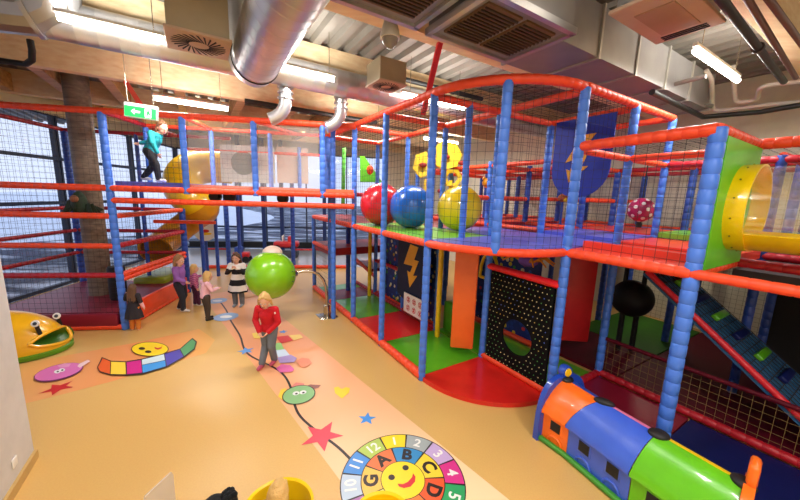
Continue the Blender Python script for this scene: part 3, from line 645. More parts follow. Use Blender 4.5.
# ---- hanging pads, banners
def hung_pad(c, ex, w, h, th, mat, label):
    t = thing('hanging_pad', label, 'padded panel', V(c)-Z*h/2)
    nn = ex.cross(Z); obj('pad', MB().rbox(c, ex*w/2, nn*th/2, Z*h/2, .03), mat, t)
    st = MB()
    for e in (-.3, .3): st.box(V(c)+ex*w*e+Z*(h/2+.06), ex*.02, nn*.008, Z*.08)
    obj('strap', st, BLACK, t, False)
zb_ = aty(464, 348, 5.75).z; pc = aty(464.5, 300, 5.75); pc.z = (zb_+2.14)/2
hung_pad(pc, V((.99, -.14, 0)).normalized(), .42, 2.14-zb_, .08, M('bright_orange_vinyl', (255, 112, 44), .4), 'bright orange hanging pad under the curved deck')
zb_ = aty(578, 341, 5.9).z; pc = aty(579, 300, 5.9); pc.z = (zb_+2.14)/2
hung_pad(pc, V((.99, -.1, 0)).normalized(), .50, 2.14-zb_, .08, M('brick_red_vinyl', (220, 40, 44), .4), 'red hanging pad behind the corner post, right of the climbing wall')
def shape(name, pts, P0, ex, ey, off, mat, parent, th=.004):
    nn = ex.cross(ey); return obj(name, MB().prism([P0+ex*x+ey*y+nn*off for x, y in pts], nn*th), mat, parent, False)
# royal blue banner with a bolt, facing the viewer's side (normal -B)
bt = thing('banner', 'royal blue rounded banner with a yellow lightning bolt hanging from the tower roof', 'banner', G(-.7, B2, 3.1))
ex = -A; P0 = G(-.17, B2-.09, 3.07); bwid = 1.02; out = [(0, 1.34), (bwid, 1.34), (bwid, .5)]
out += [(bwid/2+bwid/2*math.cos(a), .5-.5*math.sin(a)) for a in [PI*k/16 for k in range(1, 16)]]+[(0, .5)]
obj('cloth', MB().prism([P0+ex*x+Z*y for x, y in out], B*.02), ROYAL, bt, False)
shape('lightning_bolt', [(.70, 1.12), (.30, .60), (.52, .62), (.44, .42), (.36, .46), (.46, .24), (.86, .46), (.72, .50), (.86, .78), (.62, .76), (.94, 1.1)], P0, ex, Z, -.012, GOLD, bt) if False else None
bolt = [(.52, 1.16), (.16, .60), (.42, .66), (.30, .42), (.20, .46), (.30, .16), (.74, .50), (.58, .50), (.74, .84), (.54, .82), (.84, 1.16)]
obj('lightning_bolt', MB().prism([P0+ex*(.5+(x-.5)*.72)+Z*(.66+(y-.66)*.8)-B*.004 for x, y in bolt], -B*.006), GOLD, bt, False)
# navy banner with arrow-headed bolt on the ground floor
nb = thing('banner', 'navy rounded banner with a golden arrow-headed bolt on the ground floor', 'banner', G(2, B1-.2, .5))
P0 = G(2.72, B1-.24, .5); nw = 1.3; out = [(0, 1.6), (nw, 1.6), (nw, .2)]+[(nw/2+nw/2*math.cos(a), .2-.2*math.sin(a)) for a in [PI*k/10 for k in range(1, 10)]]+[(0, .2)]
obj('cloth', MB().prism([P0+ex*x+Z*y for x, y in out], B*.02), NAVY, nb, False)
bolt = [(x*.9-.02, y*.86+.16) for x, y in ((.62, 1.45), (.98, 1.42), (.82, 1.06), (1.02, 1.06), (.80, .62), (.98, .66), (.66, .26), (.52, .70), (.66, .68), (.76, .88), (.34, .86))]
obj('lightning_bolt', MB().prism([P0+ex*x+Z*y-B*.004 for x, y in bolt], -B*.006), GOLD, nb, False)
# white safety sign
sg = thing('safety_sign', 'white sign with six red no-entry pictograms on the ground floor wall', 'sign', G(1.8, B1-.3, .3))
P0 = G(2.3, B1-.3, .28); obj('board', MB().prism([P0, P0-A*.88, P0-A*.88+Z*.46, P0+Z*.46], B*.02), WHITE, sg, False)
RP = M('red_print', (206, 40, 40), .5)
for i in range(3):
    for j in range(2):
        c = P0-A*(.2+.24*i)+Z*(.13+.2*j)-B*.003; m = MB()
        m.tube([c+A*.066*math.cos(2*PI*q_/18)+Z*.066*math.sin(2*PI*q_/18) for q_ in range(18)], .006, 4, closed=True)
        for e in (1, -1):
            d = (A*e+Z).normalized(); n2 = (A*-e+Z).normalized(); m.box(c, d*.055, n2*.006, B*.002)
        m.box(c+Z*.0, A*.012, Z*.045, B*.0015)
        obj('no_symbol', m, RP, sg, False)
# ball-pattern mural behind the ground floor
def mural_mat():
    m = bpy.data.materials.new('dotted_mural'); m.use_nodes = True; nt = m.node_tree; n = nt.nodes; l = nt.links; p = n['Principled BSDF']
    tc = n.new('ShaderNodeTexCoord'); vo = n.new('ShaderNodeTexVoronoi'); vo.inputs['Scale'].default_value = 9; l.new(tc.outputs['Object'], vo.inputs['Vector'])
    cr = n.new('ShaderNodeValToRGB'); cr.color_ramp.interpolation = 'CONSTANT'; e = cr.color_ramp.elements
    e[0].position = 0; e[0].color = srgb(30, 60, 150); e[1].position = .45; e[1].color = srgb(226, 190, 40)
    for pos, c in ((.58, (40, 90, 190)), (.72, (60, 150, 60)), (.82, (200, 50, 60)), (.9, (230, 220, 180))): q = e.new(pos); q.color = srgb(*c)
    sp = n.new('ShaderNodeSeparateColor'); l.new(vo.outputs['Color'], sp.inputs[0]); l.new(sp.outputs[0], cr.inputs[0])
    lt = n.new('ShaderNodeMath'); lt.operation = 'LESS_THAN'; lt.inputs[1].default_value = .42; l.new(vo.outputs['Distance'], lt.inputs[0])
    mx = n.new('ShaderNodeMix'); mx.data_type = 'RGBA'; mx.inputs[6].default_value = srgb(22, 44, 120); l.new(lt.outputs[0], mx.inputs[0]); l.new(cr.outputs[0], mx.inputs[7]); l.new(mx.outputs[2], p.inputs['Base Color'])
    return m
MUR = mural_mat()
for s0, s1, lb in ((S1+.1, S3, 'colourful dotted mural panel behind the navy banner'), (-.2, S1+.7, 'blue and yellow dotted mural panel behind the hanging orange pad')):
    o = obj('mural_panel', MB().box(G((s0+s1)/2, B2-.08 if s0 < S1 else B1+.16, 1.0), A*(s1-s0)/2-A*.04, B*.03, Z*.95), MUR, None, False); tag(o, lb, 'mural')
    obj('kerb', MB().foam([G(s0, (B2-.08 if s0 < S1 else B1+.16)-.1, .12), G(s1, (B2-.08 if s0 < S1 else B1+.16)-.1, .12)], .06, 10), RED, o)
gp = obj('foam_block', MB().rbox(G(1.3, 1.75, .36), A*.16, B*.14, Z*.34, .05), MAT_GREEN, None); tag(gp, 'green foam block on the floor beside the yellow pole, left of the hanging orange pad', 'foam block')
for p, z1, lb in ((G(4.3, 1.16), 2.2, 'yellow pole standing on the farther green mat'), (G(1.12, 1.2), 2.2, 'yellow pole left of the hanging orange pad')):
    o = obj('yellow_pole', MB().foam([p+Z*.06, p+Z*z1], .055, 12), M('yellow_foam', (244, 196, 20), .45), None); tag(o, lb, 'pole')
sh = MB(); c = G(.2, 1.62, 1.55)
for k in range(7):
    a = PI*k/6
yr = obj('yellow_hoop', MB().tube([c-A*.22*math.cos(PI*k/8)*1+Z*(.45*math.sin(PI*k/8)) for k in range(9)]+[c-A*.22*math.cos(PI*(8-k)/8)*.99-Z*.05 for k in range(0, 9)], .03, 10), YEL, None); tag(yr, 'yellow hoop between the hanging orange pad and the climbing wall', 'hoop')
# purple/orange spider toy peeping over the climbing wall
sp = thing('spider_toy', 'purple toy spider with orange legs hanging above the climbing wall', 'toy', G(-.55, B1+.35, 1.95))
c = G(-.55, B1+.35, 1.98); obj('body', MB().ball(c, (.17, .15, .1), 16), M('purple_plush', (136, 90, 190), .8), sp)
for k in range(8):
    a = (k % 4-1.5)*.5; e = 1 if k < 4 else -1; d = (-A*e*math.cos(a)+B*math.sin(a))
    obj('leg', MB().tube([c+d*.12, c+d*.26+Z*.08, c+d*.42-Z*.02], [.024, .02, .012], 8), M('orange_plush', (226, 140, 40), .8), sp)
# round black punch bag shape hung below deck
pbg = thing('punch_bag', 'big round black punch bag with two dangling legs under the annexe deck', 'punch bag', G(-1.21, B3, .1))
c = G(-1.21, B3, 1.17); obj('ball', MB().ball(c, .36, 26), BLACK, pbg)
for e in (-1, 1): obj('strap', MB().tube([c+A*.16*e+Z*.3, c+A*.16*e+Z*1.12], .04, 10), BLACK, pbg); obj('leg', MB().foam([c+V((.14*e, 0, 0))-Z*.3, c+V((.14*e, 0, 0))-Z*1.08], .05, 10), BLACK, pbg)
# balls on the upper deck
def big_ball(c, r, mat, label, nm='play_ball'):
    t = obj(nm, MB().ball(c, r, 40), mat, None); tag(t, label, 'ball'); 
    obj('seam', MB().tube([V(c)+(V((math.cos(2*PI*k/36), 0, math.sin(2*PI*k/36))))*(r*1.0) for k in range(36)], .006, 5, closed=True), mat, t)
    return t
zc = HL+.06
big_ball(V((.20, 6.72, zc+.435)), .435, M('glossy_blue', (24, 104, 206), .25, coat=.4), 'large glossy blue ball on the green deck between the red and yellow balls')
big_ball(V((-.44, 7.10, zc+.45)), .45, M('glossy_red', (214, 26, 40), .25, coat=.4), 'large glossy red ball half hidden behind a post on the deck')
big_ball(V((1.14, 6.4, zc+.45)), .43, M('glossy_yellow', (240, 204, 20), .28, coat=.4), 'large yellow ball on the deck right of the blue ball')
# magenta ball with white spots
c = aty(641, 210, 6.78); t = thing('spotted_ball', 'magenta ball with white spots hanging on a cord over the upper deck', 'ball', c)
obj('ball', MB().ball(c, .245, 26), M('magenta_vinyl', (168, 22, 84), .35), t); d_ = MB(); random.seed(5)
for k in range(34):
    zz = 1-2*(k+.5)/34; a = k*2.39996; q = V((math.sqrt(1-zz*zz)*math.cos(a), math.sqrt(1-zz*zz)*math.sin(a), zz)); d_.lathe(c+q*.238, [(.038, 0), (.036, .008), (0, .0105)], 10, q)
obj('white_dot_pattern', d_, WHITE, t); obj('cord', MB().tube([c+Z*.24, c+Z*.95], .012, 6), BLACK, t)
obj('weight', MB().lathe(c-Z*.24, [(.05, -.12), (.06, -.06), (.04, 0)], 12), BLACK, t)
# yellow foam frame with holes, and small animal, on the deck behind
yf = thing('foam_climber', 'yellow openwork foam climber with red pads behind the blue ball', 'play structure', aty(438, 215, 8.6))
yc = aty(438, 168, 8.6); exx = V((1, .1, 0)).normalized()
def ringshape(u, v, r, Y, sx=1.0):
    c = aty(u, v, Y); return [c+exx*math.cos(2*PI*k/10)*r*sx+Z*math.sin(2*PI*k/10)*r for k in range(10)]
SY = M('soft_yellow_foam', (238, 204, 40), .6)
for u, v, r, sx, n_, rt_ in ((423, 165, .34, .8, 6, .3), (446, 156, .36, 1.15, 7, .1), (452, 178, .24, 1.1, 6, 0)):
    cc = aty(u, v, 8.6); P_ = []
    for rr in (r, r*(.16 if u < 450 else .62)):
        for yy in (-.12, .12): P_.append([cc+exx*math.cos(2*PI*k/n_+rt_)*rr*sx+Z*math.sin(2*PI*k/n_+rt_)*rr+V((0, yy*(1 if rr == r else .8), 0)) for k in range(n_)])
    q = MB(); q.add([p for g in P_ for p in g], [f for k in range(n_) for j in [(k+1) % n_] for f in ((k, j, n_+j, n_+k), (2*n_+k, 3*n_+k, 3*n_+j, 2*n_+j), (k, 2*n_+k, 2*n_+j, j), (n_+k, n_+j, 3*n_+j, 3*n_+k))])
    obj('foam_block', q, SY, yf, False)
for u, v in ((423, 165), (446, 157), (462, 163), (441, 191)): obj('red_pad', MB().ball(aty(u, v, 8.45), (.1, .08, .06), 12), M('dark_red_foam', (160, 40, 30), .6), yf)
for e in (-.3, .35): obj('leg', MB().foam([yc+exx*e-Z*.3, V(((yc+exx*e).x, (yc+exx*e).y, HL+.05))], .05, 8), M('soft_yellow_foam', (238, 204, 40), .6), yf)
an = thing('animal_toy', 'small yellow animal head toy behind the middle tower posts', 'toy', aty(488, 183, 8.5)); c = aty(488, 183, 8.5)
obj('head', MB().ball(c, (.15, .14, .13), 16), YELD, an)
for e in (-1, 1): obj('ear', MB().ball(c+exx*.11*e+Z*.11, .05, 10), YELD, an); obj('eye', MB().ball(c+exx*.05*e-V((0, .13, -.03)), .02, 8), BLACK, an)
obj('snout', MB().ball(c-V((0, .13, .04)), .055, 10), M('snout_red', (190, 60, 40), .5), an); obj('stand', MB().foam([c-Z*.1, V((c.x, c.y, HL+.1))], .035, 8), BLUED, an)
an = thing('animal_toy', 'small brown and yellow toy under the blue bolt banner', 'toy', aty(563, 198, 8)); c = aty(563, 198, 8)
obj('head', MB().ball(c, (.12, .1, .1), 14), M('brown_plush', (170, 90, 50), .8), an); obj('muzzle', MB().ball(c-V((-.03, .08, .05)), .055, 10), YEL, an); obj('stand', MB().foam([c-Z*.08, V((c.x, c.y, HL+.1))], .03, 8), BLUED, an)
# green slide-like wedge and pole inside the tower's far bay
o = obj('green_pole', MB().foam([aty(343, 205, 9.3), aty(344, 148, 9.3)], .055, 10), M('green_foam', (86, 176, 60), .5), None); tag(o, 'green padded pole behind the far end of the tower', 'pole')
q = [aty(360, 182, 9.6), aty(382, 182, 9.6), aty(364, 156, 9.6), aty(360, 156, 9.6)]; o = obj('green_wedge', MB().prism(q, V((0, .25, 0))), MAT_GREEN, None, False); tag(o, 'green sloping foam wedge behind the far tower posts', 'foam block')
o = obj('orange_lamp', MB().ball(aty(370, 170, 9.3), (.1, .1, .13), 14), ORANGE, None); tag(o, 'small orange bobble hanging by the green wedge', 'toy')
# ---- ramp with steps
rp = thing('step_ramp', 'blue netted ramp with green and navy foot bars slanting down under the annexe', 'ramp', G(N4, B2+.7))
def onb(u, v, b):
    r_ = ray(u, v); t_ = ((P4+B*b).dot(B))/r_.dot(B); return V((0, 0, H))+r_*t_
ra, rb = onb(646, 272, B2+.06), onb(752, 373.5, B2+.06); rb = ra+(rb-ra)*1.9; dv = (rb-ra); up = dv.normalized().cross(B); up = up if up.z > 0 else -up; wv = B*1.15
obj('ramp_board', MB().prism([ra, rb, rb+wv, ra+wv], -up*.06), M('teal_blue_board', (34, 90, 136), .6, bump=.2, bscale=30), rp, False)
for k, e in enumerate((0,)): obj('side_rail', MB().foam([ra+wv*e+up*.02, rb+wv*e+up*.02], .042, 12), M('ramp_red', (206, 32, 48), .4), rp)
for k in range(9):
    q = ra+dv*(.1+.1*k)+wv*.6; obj('foot_bar', MB().rbox(q+up*.035, wv*.2, dv.normalized()*.05, up*.035, .02), MAT_GREEN if k % 2 == 0 else MAT_NAVY, rp)
obj('net', MB().net(ra+up*.01, rb+up*.01, rb+wv+up*.01, ra+wv+up*.01, .12, .006), NET, rp, False)
# ---- yellow tube
tt = thing('tube_tunnel', 'yellow crawl tube with a clear window leaving the green panel at right', 'tunnel', G(N2, TC_B, TC_Z))
c0 = G(N2+.02, TC_B, TC_Z); ax = -A
def shell(c, ax, r, L, a0, a1, th=.02, n=36, off=0):
    e1 = Z; e2 = ax.cross(Z); vs = []; fs = []
    for x in (off, off+L):
        for rr in (r, r-th):
            for k in range(n+1):
                a = a0+(a1-a0)*k/n; vs.append(c+ax*x+(e1*math.cos(a)+e2*math.sin(a))*rr)
    m = n+1
    for k in range(n): fs += [(k, k+1, 2*m+k+1, 2*m+k), (m+k, 3*m+k, 3*m+k+1, m+k+1), (k, m+k, m+k+1, k+1), (2*m+k, 2*m+k+1, 3*m+k+1, 3*m+k)]
    fs += [(0, 2*m, 3*m, m), (n, m+n, 3*m+n, 2*m+n)]
    return MB().add(vs, fs)
obj('flange_ring', shell(c0, ax, TR+.02, .25, 0, 2*PI), YEL, tt); obj('lower_trough', shell(c0, ax, TR, 2.4, PI*.7, PI*1.3, off=.23), YEL, tt)
obj('window', shell(c0, ax, TR-.005, 2.4, -PI*.7, PI*.7, .012, off=.25), film('clear_window', (200, 192, 180), .05, .1), tt)
bo = MB()
for k in range(14):
    a = 2*PI*k/14; bo.ball(c0+ax*.15+(Z*math.cos(a)+ax.cross(Z)*math.sin(a))*(TR+.022), .01, 6)
obj('bolts', bo, M('steel_bolt', (150, 130, 60), .3, metal=.8), tt)
def smooth_path(p, it=2):
    for _ in range(it):
        q = [p[0]]
        for i in range(len(p)-1): q += [p[i]*.75+p[i+1]*.25, p[i]*.25+p[i+1]*.75]
        p = q+[p[-1]]
    return p
# ================================================================== TOYS ON THE FLOOR
# ---- green ball on a bent steel pole
gc = aty(271, 275, 7.2); t = thing('ball_swing', 'big lime green ball held on a bent steel pole in the middle of the room', 'play equipment', atz(328, 317))
pbase = atz(327, 316); obj('ball', MB().ball(gc, .545, 44), LIME, t)
dirp = (V((pbase.x, pbase.y, 0))-V((gc.x, gc.y, 0))); dirp = dirp.normalized(); s0 = gc+dirp*.53+Z*.02
obj('socket', MB().lathe(gc+dirp*.535, [(.07, -.03), (.08, .0), (.05, .05), (.0, .05)], 16, dirp), CHROME, t)
top = V((pbase.x, pbase.y, s0.z)); pts = [s0]
d_ = (top-s0); pts += [s0+d_*.25+Z*.03, s0+d_*.5+Z*.02, s0+d_*.72-Z*.06, s0+d_*.88-Z*.2, s0+d_*.97-Z*.4, V((pbase.x, pbase.y, .5)), V((pbase.x, pbase.y, .1))]
obj('bent_pole', MB().tube(pts, .035, 14), CHROME, t)
obj('foot_sleeve', MB().lathe(pbase, [(.085, .012), (.085, .27), (.06, .29), (.04, .29)], 20), CHROME, t)
obj('floor_plate', MB().rbox(pbase+Z*.007, A*.22, B*.22, Z*.006, .004), CHROME, t)
sm = MB()
for k in range(3): sm.ball(gc+(dirp*.86+V((.1, -.5, .22-.2*k))).normalized()*.545, (.035, .02, .012), 8)
obj('crease_pattern', sm, M('olive_mark', (70, 120, 20), .5), t)
c = aty(271, 259, 8.3); obj('top_cap', MB().ball(gc+Z*.5+V((.0, .12, 0)), (.22, .22, .16), 24), M('cream_vinyl', (238, 214, 196), .4), t)
# ---- yellow animal slide mouth at far left
wh = thing('animal_slide', 'low yellow animal-head slide exit with a green open mouth and eyes on stalks', 'slide', atz(20, 352))
cW = K(-1.42, -.92); R1, R2, RH = .98, .60, .66
ring = [(28.5, 345), (36, 338.5), (46, 333), (56, 328.5), (64, 326), (69, 330), (71.5, 336), (69, 340), (60, 343.5), (48, 346), (37, 347)]
def on_dome(u, v):
    o_ = V((0, 0, H))-cW-Z*.09; d_ = ray(u, v); qo = V((o_.dot(F)/R1, o_.dot(D)/R2, o_.z/RH)); qd = V((d_.dot(F)/R1, d_.dot(D)/R2, d_.z/RH))
    a, b, c = qd.dot(qd), 2*qo.dot(qd), qo.dot(qo)-1; ds = b*b-4*a*c
    if ds < 0: t_ = -b/(2*a)
    else: t_ = (-b-math.sqrt(ds))/(2*a)
    p = V((0, 0, H))+d_*t_; p.z = max(p.z, .1); return p
def pix(p):
    q = p-V((0, 0, H)); dd = q.y*math.cos(PITCH)-q.z*math.sin(PITCH); yy = q.y*math.sin(PITCH)+q.z*math.cos(PITCH); c, s_ = math.cos(ROLL), math.sin(ROLL)
    return 400+FPX*(q.x*c+yy*s_)/dd, 250-FPX*(-q.x*s_+yy*c)/dd
def inside(u, v, poly):
    r_ = False; j = len(poly)-1
    for i in range(len(poly)):
        (x1, y1), (x2, y2) = poly[i], poly[j]
        if (y1 > v) != (y2 > v) and u < (x2-x1)*(v-y1)/(y2-y1)+x1: r_ = not r_
        j = i
    return r_
dm = MB(); n = 120; m_ = 36; vs = []; fs = []
for i in range(m_+1):
    ph = PI/2*i/m_
    for k in range(n):
        a = 2*PI*k/n; vs.append(cW+F*(R1*math.cos(ph)*math.cos(a))+D*(R2*math.cos(ph)*math.sin(a))+Z*(.09+RH*math.sin(ph)))
for i in range(m_):
    for k in range(n):
        f_ = (i*n+k, i*n+(k+1) % n, (i+1)*n+(k+1) % n, (i+1)*n+k); c_ = (vs[f_[0]]+vs[f_[2]])/2
        if (c_-cW).dot(D) < .35 and inside(*pix(c_), ring): continue
        fs.append(f_)
obj('shell', dm.add(vs, fs), M('amber_yellow_plastic', (242, 178, 22), .28, coat=.4), wh)
sk_ = MB(); vs = []; fs = []
for j, (o_, z) in enumerate(((.02, 0.002), (.045, .02), (.045, .085), (.01, .10))):
    for k in range(n):
        a = 2*PI*k/n; vs.append(cW+F*((R1+o_)*math.cos(a))+D*((R2+o_)*math.sin(a))+Z*z)
for j in range(3):
    for k in range(n): fs.append((j*n+k, j*n+(k+1) % n, (j+1)*n+(k+1) % n, (j+1)*n+k))
obj('green_skirt', sk_.add(vs, fs), M('dark_green_plastic', (84, 138, 20), .4), wh)
rp_ = [on_dome(u, v) for u, v in ring]; cen = sum(rp_, V((0, 0, 0)))/len(rp_); toc = V((.25, -.95, .1)).normalized()*.3
lip = MB().tube(smooth_path(rp_+[rp_[0]], 1), .03, 8, closed=False); obj('mouth_lip', lip, M('amber_yellow_plastic', (242, 178, 22), .28), wh)
mo = MB(); k = len(rp_); inner = [p.lerp(cen, .3)-toc*.7 for p in rp_]
mo.add(rp_+inner+[cen-toc*.9], [(i, (i+1) % k, k+(i+1) % k, k+i) for i in range(k)]+[(k+i, k+(i+1) % k, 2*k) for i in range(k)])
obj('mouth', mo, M('mouth_green', (46, 92, 14), .35), wh)
for u, v, z in ((38.5, 322.5, .62), (59.5, 315, .58)):
    c = atz(u, v, z)+V((0, -.05, .0)); dr = V((.35, -.9, .25)).normalized()
    obj('eye_stalk', MB().tube([c-dr*.02, c-Z*.1-dr*.04, c-Z*.22+V((0, .05, 0))], .03, 10), BLACK, wh)
    e = obj('eye', MB().lathe(c, [(.0, -.015), (.055, -.015), (.06, 0), (.055, .015), (0, .018)], 22, dr), WHITE, wh)
    obj('pupil', MB().lathe(c, [(.03, .018), (.028, .022), (.016, .022), (.016, .024), (0, .024)], 16, dr), M('pupil_grey', (60, 66, 76), .3), e)
# ---- spiral slide behind the bridge
ss = thing('spiral_slide', 'yellow spiral tube slide winding down behind the bridge at left', 'slide', aty(165, 275, 9.4))
pth = [aty(232, 168, 11.4), aty(214, 166, 11.2), aty(196, 167, 10.8), aty(183, 176, 10.3), aty(184, 193, 9.95), aty(200, 204, 10.0), aty(203, 211, 10.4), aty(193, 219, 10.6), aty(177, 231, 10.3), aty(164, 242, 9.8), aty(156, 250, 9.3)]
sp_ = smooth_path(pth); k = len(sp_)
obj('upper_tube', MB().tube(sp_[:k//2+1], .54, 26, False), M('slide_yellow', (250, 196, 14), .28, coat=.4), ss)
obj('lower_tube', MB().tube(sp_[k//2:], [max(.40, .53-.02*j) for j in range(k-k//2)], 26, False), M('slide_amber', (206, 140, 20), .3, coat=.3), ss)
obj('joint_ring', MB().tube([sp_[k//2-1], sp_[k//2], sp_[k//2+1]], .565, 26, False), M('slide_amber', (206, 140, 20), .3), ss)
ed = (sp_[-1]-sp_[-3]).normalized(); obj('mouth_ring', MB().lathe(sp_[-1], [(.41, -.05), (.45, -.05), (.45, .03), (.39, .03), (.39, -.05)], 26, ed), M('slide_amber', (206, 140, 20), .3), ss)
ex_ = atz(163, 281, .25); obj('exit_trough', MB().rbox(V((ex_.x, ex_.y, .32)), D*.7, F*.42, Z*.2, .1, 3), M('exit_lime', (150, 160, 24), .35), ss)
for q in (sp_[6], sp_[k//2]): obj('support_post', MB().foam([V((q.x, q.y, 0)), q-Z*.5], .06, 8), BLUED, ss)
# ---- toy tunnel, front right
tn = thing('toy_tunnel', 'long low train-shaped play tunnel of orange, blue and green sections with black roof caps', 'play tunnel', G(-2.6, .7))
ST = [((-1.84, .53), (-1.90, .87)), ((-2.17, .53), (-2.40, .79)), ((-2.87, .43), (-2.94, .73)), ((-3.58, .37), (-3.54, .68))]
RZ_, EZ_ = .765, .41
def station(x):
    i = min(int(x), len(ST)-2); f = x-i; a, b = ST[i], ST[i+1]; L_ = lambda p, q: (p[0]+(q[0]-p[0])*f, p[1]+(q[1]-p[1])*f)
    e, r = L_(a[0], b[0]), L_(a[1], b[1]); return G(*e), G(*r)
def prof_front(x, out=0.0):
    e, r = station(x); d = (r-e); h = d.normalized(); w = d.length; P = [e+h*(.03-out)+Z*.04, e+h*(.03-out)+Z*.2, e+h*(.025-out)+Z*(EZ_-.02), e-h*(.02+out)+Z*(EZ_-.015), e-h*(.02+out)+Z*(EZ_+.015)]
    for j in range(1, 9):
        u = j/8; P.append(e+h*(w*u-.02*(1-u)-out*(1-u))+Z*(EZ_+.015+(RZ_-EZ_-.015+out)*math.sin(u*PI/2)**.82))
    return P, e, r, h, w
def prof_back(x, out=0.0):
    P, e, r, h, w = prof_front(x, out); return [p+h*(2*((r-p).dot(h))) for p in P][::-1]
def loft(profs):
    n = len(profs[0]); m = MB(); m.add([p for q in profs for p in q], [(i*n+j, (i+1)*n+j, (i+1)*n+j+1, i*n+j+1) for i in range(len(profs)-1) for j in range(n-1)]); return m
ocol = M('tunnel_orange', (255, 112, 28), .3, coat=.3); bcol = M('tunnel_blue', (58, 96, 208), .3, coat=.3); gcol = M('tunnel_green', (98, 188, 24), .3, coat=.3)
pk = M('tunnel_pink', (236, 120, 168), .35); yc_ = M('tunnel_yellow', (250, 206, 20), .35); b2 = M('tunnel_deep_blue', (34, 74, 180), .3, coat=.3)
for i, (mf, mb_) in enumerate(((ocol, b2), (bcol, pk), (gcol, yc_))):
    xs = [i+.0+.02+j*.96/6 for j in range(7)]; xs = [i+.005]+xs+[i+.995]
    fr = [prof_front(x, .012 if (j in (0, 1, len(xs)-1, len(xs)-2)) else 0)[0] for j, x in enumerate(xs)]
    sec = obj('car_front', loft(fr), mf, tn, True, 50); obj('car_back', loft([prof_back(x) for x in xs]), mb_, tn, True, 50)
    wins = ((.5,),) if i == 0 else ((.28, .74),)
    for wx in wins[0]:
        P, e, r, h, w = prof_front(i+wx); T_ = (station(i+min(wx+.05, .99))[0]-station(i+wx-.05)[0]).normalized(); c = e+h*.028+Z*.28
        obj('window_frame', MB().rbox(c, T_*.082, h*.006, Z*.08, .006), mf, sec); obj('window', MB().rbox(c-h*.006, T_*.062, h*.005, Z*.062, .004), BLACK, sec)
    for wx in ((.5,) if i == 0 else (.28, .74)):
        wh_ = MB()
        P, e, r, h, w = prof_front(i+wx); T_ = (station(i+min(wx+.05, .99))[0]-station(i+wx-.05)[0]).normalized(); c = e+h*.028+Z*.06
        wh_.tube([c+T_*.085*math.cos(PI*k/12)+Z*.085*math.sin(PI*k/12) for k in range(13)], .014, 8)
        obj('wheel_arch', wh_, mf, sec)
bs = MB()
for e in (0, 1):
    pts = [station(3*j/12)[0] if e == 0 else station(3*j/12)[0]+(station(3*j/12)[1]-station(3*j/12)[0])*2 for j in range(13)]; bs.tube([p+Z*.035 for p in pts], .035, 10)
obj('green_base', bs, M('base_green', (60, 140, 40), .4), tn)
for x in (0.0, 1.0, 2.0, 3.0):
    e, r = station(x); e2 = station(min(x+.05, 3))[1]-station(max(x-.05, 0))[1]; T_ = e2.normalized()
    h = (r-e).normalized(); cp = MB().ball(r+Z*(RZ_+.005), (1, 1, 1), 20, (T_*.085, h*.085, Z*.042)); obj('roof_cap', cp, BLACK, tn)
def arch(x, wd, mat, name, off, grow, T_):
    e, r = station(x); h = (r-e).normalized(); w = (r-e).length; o_ = []
    for rr, zt in ((w+grow, RZ_+grow), (w-.07, RZ_-.07)):
        q = []
        for k in range(25):
            a = PI*k/24; ca = math.cos(a); sg = 1 if ca > 0 else -1
            q.append(r-h*(abs(ca)**.7*sg*rr)+Z*(max(.0, (zt)*(math.sin(a)**.62))))
        o_.append(q)
    m = MB(); vs = []; n = 25
    for off_ in (off, off+wd):
        for q in o_: vs += [p+T_*off_ for p in q]
    fs = []
    for k in range(n-1): fs += [(k, k+1, n+k+1, n+k), (2*n+k, 3*n+k, 3*n+k+1, 2*n+k+1), (k, 2*n+k, 2*n+k+1, k+1), (n+k, n+k+1, 3*n+k+1, 3*n+k)]
    fs += [(0, n, 3*n, 2*n), (n-1, 3*n-1, 4*n-1, 2*n-1)]
    return obj(name, m.add(vs, fs), mat, tn, True, 50)
T0 = (station(.05)[1]-station(0)[1]).normalized(); T3 = (station(3)[1]-station(2.95)[1]).normalized()
arch(0, .07, b2, 'end_arch', -.06, .055, T0); arch(3, .07, ocol, 'end_arch', .0, .04, T3)['label'] = 'orange end arch'
e, r = station(0); fc = r-T0*.03+Z*(RZ_+.1); kn = obj('top_knob', MB().lathe(fc, [(.0, -.045), (.075, -.045), (.085, 0), (.075, .045), (0, .045)], 20, T0), b2, tn)
fa = MB().lathe(fc, [(.055, .045), (.05, .056), (0, .058)], 18, T0); obj('face', fa, YEL, kn)
fa = MB().lathe(fc, [(.055, -.045), (.05, -.056), (0, -.058)], 18, T0); obj('face', fa, YEL, kn)
e, r = station(3); h = (r-e).normalized(); obj('top_fin', MB().rbox(r+T3*.04+Z*(RZ_+.12)+h*.04, T3*.035, h*.1, Z*.1, .03), ocol, tn)
# ---- white disc sign, ride-on toy, toys far away by the windows
c = aty(205, 231, 11.6); t = thing('disc_sign', 'round white sign with coloured print on a blue post beside the spiral slide', 'sign', (c.x, c.y, 0))
fw = V((.45, -.9, 0)).normalized(); obj('disc', MB().lathe(c, [(0, -.02), (.36, -.02), (.36, .02), (0, .02)], 28, fw), WHITE, t)
pr = MB(); e1 = Z; e2 = fw.cross(Z)
obj('red_print', MB().ball(c+fw*.02, (1, 1, 1), 12, (fw*.006, e2*.14, Z*.06)).ball(c+fw*.02+e2*.08+Z*.1, (1, 1, 1), 10, (fw*.006, e2*.05, Z*.06)), RP, t)
obj('yellow_print', MB().ball(c+fw*.02-e2*.05-Z*.1, (1, 1, 1), 12, (fw*.006, e2*.16, Z*.05)), YEL, t)
obj('post', MB().foam([V((c.x, c.y, 0))-fw*.07, c-fw*.07+Z*.1], .05, 8), BLUED, t)
c = atz(287, 257, 0.0)
c = V((c.x, c.y, 0)); t = thing('ride_on_car', 'small red coin ride near the back windows', 'toy', c)
